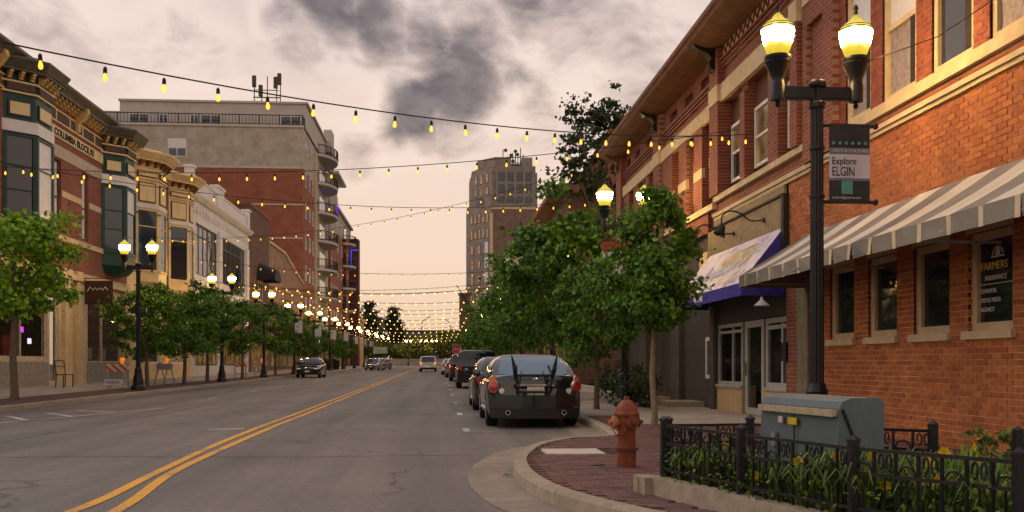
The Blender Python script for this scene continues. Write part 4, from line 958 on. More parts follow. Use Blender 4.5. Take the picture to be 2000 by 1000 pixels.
MB().box(6.6, 18, 96, 185, .4, 8.0).build('wall', M_brown, rd); MB().box(6.4, 6.7, 96, 185, 8, 8.4).build('cornice', M_corn2, rd); MB().box(6.55, 6.62, 97, 184, .9, 3.4).build('shop_window', M_glassl, rd)

# ---- stone tower
tow = thing('stone_tower', (15, 245, .8), 'tall pale stone office tower with blue-grey upper windows at the end of street', 'tower')
def chamfer(x0, x1, xc, y0, yd, z0, z1, name, m): return MB().prism([(xc, y0), (x1, y0), (x1, y0 + 16), (x0, y0 + 16), (x0, y0 + yd)], z0, z1, 'Z').build(name, m, tow)
sh = chamfer(7.75, 23.8, 13.0, 240, 8, 40, 47.5, 'upper_shaft', M_tower)
chamfer(8.2, 23.4, 13.2, 240.4, 8, 47.5, 49.2, 'attic', M_tower); chamfer(9.6, 17.6, 13.6, 242, 5, 49.2, 51.6, 'penthouse', M_tower); MB().box(20.2, 22.8, 242, 246, 49.2, 51.6).build('penthouse', M_tower, tow)
chamfer(7.0, 23.8, 12.7, 239.8, 8, 20, 40, 'lower_shaft', M_tower); chamfer(6.7, 23.8, 12.4, 239.6, 8, 0, 20, 'base_shaft', M_tower)
MB().box(12.9, 24.5, 239.2, 239.55, 0, 38.5).build('party_wall', M_twb, tow); MB().box(12.7, 24.6, 239.1, 239.6, 38.5, 39.0).build('coping', M_lime, tow)
MB().box(12.3, 13.0, 239.0, 239.7, 0, 37.5).build('corner_quoin', M_lime, tow)
for x in (12.95, 14.0, 16.2, 18.4, 20.6, 22.8): MB().box(x - .3, x + .3, 239.82, 240.1, 41, 47.9).build('pier', M_tower, tow)
for x in (15.0, 17.2, 19.4, 21.75):
    for z in (45.6, 42.7, 39.6 + .05):
        if z < 40: z = 39.7
        w = MB().box(x - .8, x + .8, 239.86, 239.99, z - .05, z + 1.95).build('window', M_char, tow); MB().quad((x - .72, 239.85, z), (x + .72, 239.85, z), (x + .72, 239.85, z + .9), (x - .72, 239.85, z + .9)).quad((x - .72, 239.85, z + .96), (x + .72, 239.85, z + .96), (x + .72, 239.85, z + 1.86), (x - .72, 239.85, z + 1.86)).build('pane', M_glassb, w, fix=False)
def chw(s, z, h, w_, x0=7.75, xc=13.0, y0=240, yd=8, gm=None):  # window on the chamfered street face, s 0..1
    a, b = Vector((x0, y0 + yd)), Vector((xc, y0)); t = (b - a).normalized(); n = Vector((t.y, -t.x)); c = a + (b - a) * s
    mb = MB(); fbox(mb, c, t, n, -w_ / 2, w_ / 2, z, z + h, -.05, .06); w = mb.build('window', M_char, tow); mb = MB(); fbox(mb, c, t, n, -w_ / 2 + .12, w_ / 2 - .12, z + .12, z + h - .12, 0, .075); mb.build('pane', gm or M_glassw, w)
for s in (.28, .52, .76):
    chw(s, 45.2, 2.4, 1.1); chw(s, 42.4, 1.9, 1.1)
chw(.45, 38.6 + 1.6, 1.5, 3.0, gm=M_glass)
for s in (.2, .36, .52, .68, .84):
    chw(s, 35.6, 2.4, .95, 7.0, 12.7, 239.8); chw(s, 31.8, 2.4, .95, 7.0, 12.7, 239.8)
for z in (28, 24.3, 20.6):
    for s in (.22, .5): chw(s, z, 2.4, 1.1, 7.0, 12.7, 239.8)
for z in (4, 8, 12, 16, 20.6, 24.3, 28):
    for s in (.8,): chw(s, z, 3.0, 1.7, 6.7 if z < 20 else 7.0, 12.4 if z < 20 else 12.7, 239.6 if z < 20 else 239.8, gm=M_blindsky)
    if z < 20:
        for s in (.2, .48): chw(s, z, 2.6, 1.2, 6.7, 12.4, 239.6)
ta = thing('tower_antennas', (17.9, 243, 49.3), 'tangle of masts and dish antennas on the stone tower roof', 'antenna')
mb = MB()
for i in range(9): x = 15.6 + i * .62; mb.bar((x, 243, 49.2), (x + random.uniform(-.1, .1), 243, 51 + 3.2 * random.random() + (.9 if i in (2, 4, 7) else 0)), .2)
mb.bar((15.4, 243, 50.4), (20.6, 243, 50.4), .18).bar((16.5, 243, 51.8), (20, 243, 51.8), .15).box(16.5, 19.8, 242.7, 243.4, 49.2, 50.1).build('mast', M_black, ta)
for x, z in ((16.3, 53.4), (17.6, 52.2), (18.7, 53.2), (19.2, 52.4), (17.0, 51.2), (18.1, 50.8)): MB().lathe([(.05, -.1), (.45, 0), (.45, .12), (.05, .15)], 10).build('dish', M_char, ta, loc=(x - 17.9, -.3, z - 49.3), rot=(R(90), 0, 0))

# ---- the far end of the street
fw = tag(MB().box(-22, 5.5, 214.2, 214.8, .5, 2.1).box(-22.1, 5.6, 214.1, 214.9, 2.1, 2.3).build('retaining_wall', M_kerb), 'low pale retaining wall closing the far end of the street', 'wall')
fbld = thing('grey_flat_building', (-30, 300, .8), 'long low grey flat-roofed building far behind the end trees', 'building')
MB().box(-75, -17, 300, 320, .8, 14.5).build('wall', mat('grey_panels', (.13, .135, .14), .7), fbld); MB().box(-75.2, -16.8, 299.8, 320, 14.5, 15.2).build('roof_edge', M_char, fbld)
for k in range(9): MB().box(-72 + k * 6, -67.5 + k * 6, 299.9, 300, 9.5, 12.2).build('window', M_glassb, fbld)
fb2 = thing('grey_shed', (2, 290, .8), 'wide low grey shed far off right of the end trees', 'building')
MB().box(-12, 22, 290, 310, .8, 10.5).build('wall', mat('shed_grey', (.17, .17, .17), .8), fb2); MB().box(-12.2, 22.2, 289.8, 310.2, 10.5, 11.0).build('roof_edge', M_char, fb2)
pil = thing('brick_pylon', (4.9, 190, .8), 'dark brick pylon strung with lights at far end of pavement', 'pylon')
MB().box(3.9, 6.0, 189, 191, .7, 14.3).build('shaft', M_brown, pil); MB().box(3.7, 6.2, 188.8, 191.2, 14.3, 14.7).build('cap', M_corn2, pil)

# ================================================================ trees
rng = np.random.default_rng(5)
def leafmesh(name, C, N, size, mt, droop=.25):
    n = len(C); d = rng.normal(size=(n, 3)); d[:, 2] -= droop; d /= np.linalg.norm(d, axis=1)[:, None]
    up = N + rng.normal(size=(n, 3)) * .6 + np.array([0, 0, .5]); s = np.cross(d, up); s /= np.linalg.norm(s, axis=1)[:, None] + 1e-6; nn = np.cross(s, d)
    L = (size * rng.uniform(.7, 1.35, n))[:, None]; wd = L * .36
    V = np.stack([C - d * L * .5, C + s * wd + nn * wd * .3 - d * L * .06, C + d * L * .5, C - s * wd + nn * wd * .3 - d * L * .06], 1).reshape(-1, 3)
    i = np.arange(n) * 4; T = np.stack([i, i + 1, i + 2, i, i + 2, i + 3], 1).reshape(-1)
    me = bpy.data.meshes.new(name); me.vertices.add(len(V)); me.vertices.foreach_set('co', V.astype(np.float32).ravel())
    me.loops.add(len(T)); me.loops.foreach_set('vertex_index', T.astype(np.int32)); nf = len(T) // 3
    me.polygons.add(nf); me.polygons.foreach_set('loop_start', (np.arange(nf) * 3).astype(np.int32)); me.update(calc_edges=True); me.validate()
    me.materials.append(mt); return me
def crown_pts(rx, rz, n, clumps, spread, flat=.15, conic=0.0):
    u = rng.normal(size=(clumps, 3)); u /= np.linalg.norm(u, axis=1)[:, None]; r = rng.uniform(.28, 1, clumps) ** .55
    c = u * r[:, None]; c[:, 2] = np.where(c[:, 2] < -.75, c[:, 2] * .8, c[:, 2])
    if conic: k = 1 - conic * (c[:, 2] + 1) / 2; c[:, 0] *= k; c[:, 1] *= k
    far_ = rng.random(clumps) < .16; c[far_] *= 1.22
    c *= np.array([rx, rx, rz]); c += rng.normal(size=c.shape) * .05 * rx
    idx = rng.integers(0, clumps, n); sz = (rng.uniform(.45, 1.25, clumps) ** 1.2)[idx][:, None] * spread
    p = c[idx] + rng.normal(size=(n, 3)) * sz * np.array([1, 1, .62]); nrm = p / np.array([rx, rx, rz]) ** 2; nrm /= np.linalg.norm(nrm, axis=1)[:, None] + 1e-6
    return p, nrm, c
def wood(h, c, r, seed, fork=1.0, lean=0.0):
    """trunk from the ground to the crown's middle, with limbs to the outer clumps; crown centre at (lean,0,h)"""
    rd = random.Random(seed); mb = MB()
    z1 = h * .62; path = [(0, 0, -.08), (.01, .0, .15), (rd.uniform(-.04, .04), rd.uniform(-.04, .04), z1 * .5), (lean * .5, 0, z1), (lean, 0, h * 1.05)]
    mb.tube(path, [r * 1.35, r * 1.05, r * .9, r * .75, r * .3], 9)
    lb = MB()
    for k in range(9):
        t = c[rd.randrange(len(c))]; s = z1 * rd.uniform(.9, 1.12); e = Vector((t[0] + lean, t[1], t[2] + h)); m_ = Vector((lean * .5 + t[0] * .35, t[1] * .35, s + (e.z - s) * .55))
        lb.tube([(lean * .5, 0, s), m_, e], [r * .5, r * .32, r * .12], 6)
    return mb, lb
PROTO = {}
def proto(key, rx, rz, h, n, clumps, spread, lsz, mt, bm, r, seed, lean=0.0, conic=0.0):
    p, nr, c = crown_pts(rx, rz, n, clumps, spread, conic=conic); p = p + np.array([lean, 0, h])
    a, b = wood(h, c, r, seed, lean=lean); PROTO[key] = (a.mesh('trunk', True), b.mesh('limbs', True), leafmesh('crown', p, nr, lsz, mt), bm)
    PROTO[key][0].materials.append(bm); PROTO[key][1].materials.append(bm)
def tree(key, x, y, z, label, name='street_tree', sc=1.0, rz=0.0, group=None, cat='tree', mt=None):
    t = thing(name, (x, y, z), label, cat, group, rz); rr = random.Random(int(x * 31 + y * 17)); t.scale = (sc * rr.uniform(.9, 1.1), sc * rr.uniform(.9, 1.1), sc * rr.uniform(.93, 1.06)); a, b, c, bm = PROTO[key]
    tr = put('trunk', a, None, t, loc=(0, 0, 0)); put('limbs', b, None, tr, loc=(0, 0, 0)); put('crown', c, None, t, loc=(0, 0, 0)); return t
#            rx   rz   h    n     cl  spr  leaf
proto('front', .88, 1.5, 2.72, 9000, 50, .16, .10, M_leaf, M_barkl, .055, 1, conic=.35)
proto('lit', 1.45, 1.5, 3.4, 7000, 44, .24, .135, M_leafl, M_bark, .09, 2)
proto('mid', 1.5, 1.75, 3.05, 7500, 44, .23, .135, M_leaf, M_bark, .09, 3)
proto('mid2', 1.65, 1.85, 3.2, 7500, 42, .25, .145, M_leaf, M_bark, .10, 4)
proto('tall', 1.9, 2.6, 9.9, 3400, 110, .24, .20, M_leafd, M_bark, .15, 5)
proto('conifer', 3.9, 7.0, 8.8, 4500, 120, .65, .62, M_leafd, M_bark, .3, 6, conic=.75)
proto('round', 3.6, 3.0, 4.3, 4500, 90, .6, .5, M_leafy, M_bark, .25, 7)
KP = KH + .01
GR, GL = 'street trees along the right pavement', 'street trees along the left pavement'
def gp(y): return g(y) + KP
tree('front', 3.75, 17.15, gp(17), 'young leafy tree with slim pale trunk, nearest on the right pavement', rz=.4, group=GR)
tree('mid', 3.72, 23.3, gp(23), 'street tree with grey trunk behind the nearest right-hand tree', sc=.80, rz=1.9, group=GR)
tree('mid2', 3.9, 29.5, gp(29), 'third street tree from the hydrant on right pavement', sc=1.2, rz=.3, group=GR)
tree('mid', 3.7, 36, gp(36), 'fourth street tree from the hydrant, beside the black SUV', sc=1.2, rz=4.0, group=GR)
for i, (y, k, s) in enumerate(((43, 'mid2', 1.12), (50, 'mid', 1.14), (58, 'mid2', 1.05), (67, 'mid', 1.1), (77, 'mid2', 1.0), (88, 'mid', 1.0), (100, 'mid2', 1.0), (114, 'mid', 1.0), (130, 'mid2', 1.0))):
    tree(k, 3.7, y, gp(y), ORD[i + 4] + ' street tree from the hydrant along right pavement', sc=s, rz=i * 1.3, group='far ' + GR)
def gl(y): return g(y) + KP + .055
tree('lit', -11.75, 28.6, gl(28.6), 'brightly lit yellow-green street tree in the near left corner', rz=2.0, sc=1.15, group=GL)
tree('mid', -11.7, 41.0, gl(41), 'street tree growing round the nearest left twin lamp', rz=.7, sc=.86, group=GL)
tree('mid2', -11.6, 46.5, gl(46), 'street tree behind the barricade with open legs', rz=3.1, sc=.92, group=GL)
tree('mid', -11.7, 51.5, gl(51.5), 'street tree in front of the white glazed building', rz=2.6, sc=1.08, group=GL)
tree('mid2', -11.7, 60.5, gl(60.5), 'dense street tree behind the left black barricades', rz=1.0, sc=1.0, group=GL)
tree('mid', -11.7, 72.5, gl(72.5), 'street tree just behind the parked dark sedan on left', rz=5.0, sc=1.12, group=GL)
for i, (y, k) in enumerate(((84, 'mid2'), (97, 'mid'), (111, 'mid2'), (126, 'mid'))): tree(k, -11.7, y, gl(y), 'small far street tree, ' + ORD[i] + ' beyond the parked black sedan on left', sc=.92, rz=i * 2.1, group='far ' + GL)
tree('tall', 6.95, 42.5, .3, 'tall dark airy tree standing behind the brick building roof', 'tall_tree', 1.0)
tree('conifer', -16.5, 238, .9, 'dark pointed conifer at the street end, left of the pair', 'conifer_tree', .95)
tree('conifer', -10.8, 240, .9, 'dark conifer at the street end, right of the pair', 'conifer_tree', .93, 2.2)
for i, (x, y, s) in enumerate(((-36, 225, 1.2), (-30, 222, .95), (-24, 219, .8), (-19, 218, .75), (-13.5, 219, .85), (-8, 218, .7), (-3, 219, .9), (2, 222, 1.0), (7, 224, 1.1))):
    tree('round', x, y, .8, 'rounded yellow-green tree behind the far wall, ' + ORD[i] + ' from left', 'park_tree', s, i * 1.7, 'park trees behind the retaining wall')
# hedge by the parked cars
hp_, hn_, _ = crown_pts(1, .5, 2600, 60, .2); hp_ = hp_ * np.array([.55, 3.2, 1.0]) + np.array([4.9, 26.2, .62])
tag(put('hedge', leafmesh('hedge', hp_, hn_, .1, M_leafd), None), 'dark clipped hedge between trees beside the parked sedan', 'hedge')

# ================================================================ twin-globe street lamps
def lamp_proto():
    t = thing('street_lamp', (0, 0, 0), '', 'street lamp')
    L0 = dict(loc=(0, 0, 0))
    MB().lathe([(.27, 0), (.27, .12), (.24, .16), (.2, .2), (.19, .42), (.15, .55), (.125, .7), (.14, .74), (.12, .78), (.1, .85)], 16).build('base', M_iron, t, True, **L0)
    MB().lathe([(.088, .85), (.084, 2.6), (.078, 4.7)], 24, flute=.14).build('pole', M_iron, t, **L0)
    MB().lathe([(.1, 3.86), (.1, 3.9)], 16).build('collar', M_iron, t, True, **L0)
    for pr_ in ([(.1, 3.24), (.1, 3.27)], [(.105, 4.40), (.105, 4.46), (.085, 4.48)], [(.1, 4.66), (.115, 4.68), (.115, 4.73), (.1, 4.75), (.02, 4.77)]): MB().lathe(pr_, 16).build('collar', M_iron, t, True, **L0)
    MB().box(-.47, .47, -.05, .05, 4.52, 4.65).box(-.47, .47, -.035, .035, 4.5, 4.67).build('crossarm', M_iron, t, **L0)
    gprof = [(0.11, 0), (0.1232, 0.015), (0.1514, 0.08), (0.1786, 0.17), (0.1989, 0.27), (0.205, 0.33), (0.2006, 0.37), (0.1804, 0.4), (0.1452, 0.435), (0.1012, 0.465), (0.0748, 0.485), (0.066, 0.51), (0.0396, 0.54), (0.0106, 0.565)]
    gm = MB().lathe(gprof, 24).mesh('globe', True); gm.materials.append(M_globe)
    fm = MB().lathe([(.012, -.66), (.03, -.64), (.035, -.62), (.02, -.59), (.055, -.575), (.09, -.57), (.092, -.36), (.08, -.34), (.082, -.28), (.115, -.2), (.15, -.12), (.165, -.08), (.15, -.06), (.168, -.03), (.165, .0), (.12, .012)], 18).mesh('fitter', True); fm.materials.append(M_iron)
    rm = MB().lathe([(.202, .352), (.208, .355), (.208, .364), (.202, .368)], 24).lathe([(.186, .392), (.193, .394), (.186, .402)], 24).mesh('globe_band', True); rm.materials.append(M_iron)
    nm = MB().lathe([(.012, .555), (.03, .575), (.018, .60), (.032, .63), (.028, .66), (.008, .69)], 10).mesh('finial', True); nm.materials.append(M_iron)
    for x in (-.505, .505):
        f = put('fitter', fm, None, t, loc=(x, 0, 5.06)); gl_ = put('globe', gm, None, t, loc=(x, 0, 5.06)); put('globe_band', rm, None, gl_, loc=(0, 0, 0)); put('finial', nm, None, gl_, loc=(0, 0, 0))
    return t
LP = lamp_proto(); used = [False]
def lamp(x, y, z, label, group=None, sc=1.0):
    o = LP if not used[0] else copy_tree(LP); used[0] = True
    o.location = (x, y, z); o.scale = (1, 1, sc); tag(o, label, 'street lamp')
    if group: o['group'] = group
    elif 'group' in o.keys(): del o['group']
    return o
lamp(4.76, 12.25, KH, 'large black twin-globe street lamp in front of tan brick wall', 'street lamps on the right', .977)
lamp(4.65, 24.7, gp(24.7), 'black twin-globe street lamp half hidden by the nearest right tree', 'street lamps on the right', .99)
lamp(4.6, 40.3, gp(40), 'twin-globe street lamp whose lit globe peeps over right trees', 'street lamps on the right')
for i, y in enumerate((54, 67, 80, 94, 108, 124, 140)): lamp(4.5, y, gp(y), ORD[i + 3] + ' twin-globe lamp along the right, mostly hidden by trees', 'far street lamps on the right')
LLY = [38.2, 52.6, 65, 78.5, 91, 104]
LLL = ['nearest left twin-globe street lamp, beside the striped barricades', 'second left twin-globe lamp, its globes lost in leaves', 'third left twin-globe lamp, behind the dense tree', 'fourth left twin-globe lamp, over the parked dark sedan', 'fifth left twin-globe lamp, in front of apartment shop windows', 'sixth left twin-globe lamp, before the tan corner building']
for y, l in zip(LLY, LLL): lamp(-11.22, y, gl(y) - .02, l, 'street lamps on the left')
for i, y in enumerate((118, 132, 147, 163, 180, 197)): lamp(-11.2 + (y - 118) * .01, y, gl(y) - .02, ORD[i + 6] + ' left twin-globe lamp, tiny toward the street end', 'far street lamps on the left')
for x, l in ((-6.5, 'leftmost'), (-3.2, 'middle'), (-1.0, 'rightmost')): lamp(x, 213.5, g(213), l + ' of three lamps before the far retaining wall', 'lamps closing the street')

# banner on the large lamp
M_teal = mat('teal_print', (.10, .33, .28), .7, var=.1); M_bdark = mat('charcoal_banner', (.030, .033, .038), .7, var=.1); M_lav = mat('grey_lavender_print', (.20, .20, .25), .7, var=.05); M_bwhite = mat('white_banner', (.62, .60, .64), .7, var=.03)
M_ink = mat('black_print', (.02, .02, .025), .7, var=0)
bn = thing('lamp_banner', (4.9, 12.2, 3.2), 'vertical banner reading Explore ELGIN on the large lamp pole', 'banner')
bx0, bx1, by = 4.885, 5.415, 12.17
for z in (4.2, 3.24): MB().tube([(4.80, 12.2, z), (5.47, 12.2, z)], .022, 8).lathe([(.012, -.04), (.034, -.02), (.034, .02), (.012, .04)], 10, (5.5, 12.2, z)).build('rod', M_iron, bn)
def curv(x0, x1, z0, z1, m, name, lift=0.0):
    mb = MB(); n = 6
    for i in range(n):
        a, b = x0 + (x1 - x0) * i / n, x0 + (x1 - x0) * (i + 1) / n
        f = lambda x: by - .012 * math.sin((x - bx0) / (bx1 - bx0) * 5.5) - lift
        mb.quad((a, f(a), z0), (b, f(b), z0), (b, f(b), z1), (a, f(a), z1))
    return mb.build(name, m, bn, fix=False)
curv(bx0, bx1, 3.23, 4.22, M_bdark, 'cloth')
curv(bx0, bx1, 3.84, 3.915, M_lav, 'printed_band', .004); curv(bx0, bx1, 3.535, 3.835, M_bwhite, 'printed_panel', .004); curv(bx0, bx1, 3.505, 3.53, M_lav, 'printed_band', .004); curv(5.04, 5.19, 3.335, 3.5, M_teal, 'printed_panel', .004)
for k in range(6): MB().lathe([(.021, 0), (.021, .004)], 10).build('printed_dot', M_teal, bn, loc=(4.935 + k * .082 - 4.9, by - .02 - 12.2, 3.972 - 3.2), rot=(R(90), 0, 0))
fy = by - .022
letters('Explore', .128, 'S', (4.912, fy, 3.705), M_ink, bn, sx=.80, depth=.001)
letters('ELGIN', .165, 'S', (4.912, fy, 3.562), M_ink, bn, sx=.66, depth=.001)
letters('ARTS & CULTURE', .055, 'S', (4.925, fy, 3.858), M_bwhite, bn, sx=1.05, depth=.001); letters('ExploreElginArea.com', .042, 'S', (4.915, fy, 3.275), M_bwhite, bn, sx=1.0, depth=.001)
def banner(x, y, z, h, m, label, grp):
    t = thing('lamp_banner', (x, y, z), label, 'banner', grp); MB().quad((0, 0, 0), (.62, 0, 0), (.62, 0, h), (0, 0, h)).build('cloth', m, t, loc=(0, 0, 0), fix=False)
    MB().bar((-.1, .02, 0), (.66, .02, 0), .03).bar((-.1, .02, h), (.66, .02, h), .03).build('rod', M_iron, t, loc=(0, 0, 0))
    return t
b2 = banner(4.05, 24.6, 3.3, .95, M_bwhite, 'white banner with red top showing through right tree leaves', None)
MB().quad((0, -.006, .72), (.62, -.006, .72), (.62, -.006, .95), (0, -.006, .95)).build('printed_band', mat('red_print', (.42, .06, .06), .7), b2, loc=(0, 0, 0), fix=False)
for i, y in enumerate(LLY[3:] + [118, 132, 147, 163]): banner(-11.2, y - .05, gl(y) + 3.2, .95, M_bwhite, 'small pale banner on the ' + ORD[i + 3] + ' lamp from the left barricades', 'banners on the far left lamps')

# ================================================================ strings of bulbs
bulb_me = MB().lathe([(.010, 0), (.013, -.012), (.021, -.036), (.025, -.056), (.021, -.076), (.012, -.086), (.003, -.09)], 8).mesh('bulb', True); bulb_me.materials.append(E_bulb)
bulb_far = MB().lathe([(.012, 0), (.036, -.03), (.048, -.065), (.036, -.10), (.004, -.115)], 7).mesh('bulb', True); bulb_far.materials.append(E_far)
sock_me = MB().lathe([(.004, .07), (.02, .05), (.022, 0), (.018, -.004)], 7).mesh('socket'); sock_me.materials.append(M_black)
NSTR = [0]
def light_string(A, B, sag, label, sp=.64, near=True, thick=.009):
    A, B = Vector(A), Vector(B); t = thing('light_string', A, label, 'string lights', 'strings of bulbs over the street'); n = max(2, int((B - A).length / sp))
    f = lambda s: A + (B - A) * s - Vector((0, 0, 4 * sag * s * (1 - s))); w = random.Random(NSTR[0]); NSTR[0] += 1
    MB().tube([f(k / 40) - A for k in range(41)], thick, 5).build('wire', M_black, t, loc=(0, 0, 0))
    for k in range(n):
        p = f((k + .5) / n) - A; dz = .10 if near else .07
        if near:
            s = put('socket', sock_me, None, t, loc=p - Vector((0, 0, dz + .0))); s.rotation_euler = (w.uniform(-.06, .06), w.uniform(-.06, .06), 0)
            put('bulb', bulb_me, None, s, loc=(0, 0, 0))
        else: put('bulb', bulb_far, None, t, loc=p - Vector((0, 0, .01)))
light_string((6.35, 19.7, 5.85), (-14.2, .6, 5.35), 1.30, 'nearest string of bulbs, slanting down across the sky from upper left')
light_string((6.3, 20.6, 6.15), (-14.3, 25.0, 6.3), .70, 'second string of bulbs, passing before the right brick piers')
light_string((5.2, 33.4, 6.75), (-14.3, 22.4, 6.6), .95, 'third string of bulbs, crossing the middle of the apartment brick')
light_string((5.4, 38, 8.7), (-14.0, 49.0, 7.3), .9, 'fourth string of bulbs, rising to the right over the tree tops')
light_string((5.5, 56, 6.6), (-13.6, 57.0, 7.1), .55, 'fifth string of bulbs, level with the white building windows', thick=.012)
light_string((5.5, 63, 6.6), (-13.6, 62.0, 6.2), .6, 'sixth string of bulbs, just below the fifth', thick=.013)
light_string((5.5, 69, 6.7), (-13.6, 67.5, 6.5), .6, 'short-gapped string of bulbs between the sixth and seventh', thick=.014)
for i, (y, za, zb) in enumerate(((73, 7.0, 6.9), (79, 6.5, 7.0), (86, 6.4, 6.6), (93, 6.3, 6.8), (100, 6.2, 6.3), (108, 6.1, 6.4), (118, 6.0, 6.1), (129, 6.0, 6.0), (142, 5.9, 5.9), (158, 5.9, 5.8), (178, 5.9, 5.7))):
    light_string((5.4, y + (i % 3) - 1, za), (-13.6, y + (i % 2) * 2, zb + .1), .75, ORD[i + 6] + ' string of bulbs from the camera, far over the street', .75, False, .02)
# plain cable to the big lamp
tag(MB().tube([(5.35, 12.2, 5.0), (5.9, 11.4, 5.08), (6.3, 10.4, 5.35), (6.45, 9.5, 5.8)], .007, 5).build('cable', M_black), 'thin black cable slung from the large lamp across upper windows', 'cable')

# ================================================================ cars
def interp(pts, x):
    for (a, p), (b, q) in zip(pts, pts[1:]):
        if x <= b:
            t = 0 if b == a else (x - a) / (b - a); t = t * t * (3 - 2 * t); return p + (q - p) * t
    return pts[-1][1]
GL_CAR = glassmat('car_glass', (.012, .014, .018), .03)
GL_CARB = glassmat('sky_sheen_car_glass', (.16, .25, .32), .08); GL_CARB.node_tree.nodes['Principled BSDF'].inputs['Metallic'].default_value = .55  # sky reflection put into the panes as a blue tint
def paint(name, c, metal=.35): return mat(name, c, .22, metal, var=.04, coat=1.0, spec=.6)
P_dark = paint('dark_slate_paint', (.045, .058, .064), .95); P_black = paint('black_paint', (.010, .010, .011)); P_white = paint('white_paint_car', (.70, .69, .67), 0); P_silver = paint('silver_paint', (.40, .40, .39), .6); P_grey = paint('grey_paint', (.10, .10, .10)); P_red = paint('maroon_paint', (.10, .02, .02))
M_tail = mat('tail_lens', (.45, .015, .012), .15, var=0, spec=.7, coat=.6); M_amber = mat('amber_lens', (.75, .22, .03), .15, var=0, coat=.6); M_clear = mat('clear_lens', (.72, .70, .68), .12, var=0, coat=.6)
M_plate = mat('number_plate', (.62, .62, .58), .5, var=.05); M_trim = mat('black_trim', (.015, .015, .015), .6, var=0)
M_brake = mat('lit_tail', (.8, .15, .05), .3, var=0, emit=(1, .35, .08), estr=1.2)
TY = {}
def wheel_meshes(r):
    if r in TY: return TY[r]
    t = MB().lathe([(r * .62, -.11), (r * .9, -.115), (r * .985, -.09), (r, -.05), (r, .05), (r * .985, .09), (r * .9, .115), (r * .62, .11)], 26).mesh('wheel', True); t.materials.append(M_rub)
    m = MB().lathe([(r * .63, .118), (r * .60, .10), (r * .56, .06), (r * .1, .055), (r * .1, .085), (.01, .085)], 22)
    for k in range(5):
        a = 2 * math.pi * k / 5; m.bar((r * .1 * math.cos(a), r * .1 * math.sin(a), .085), (r * .6 * math.cos(a), r * .6 * math.sin(a), .1), .07, .03)
    m = m.mesh('rim', True); m.materials.append(M_alloy); TY[r] = (t, m); return TY[r]
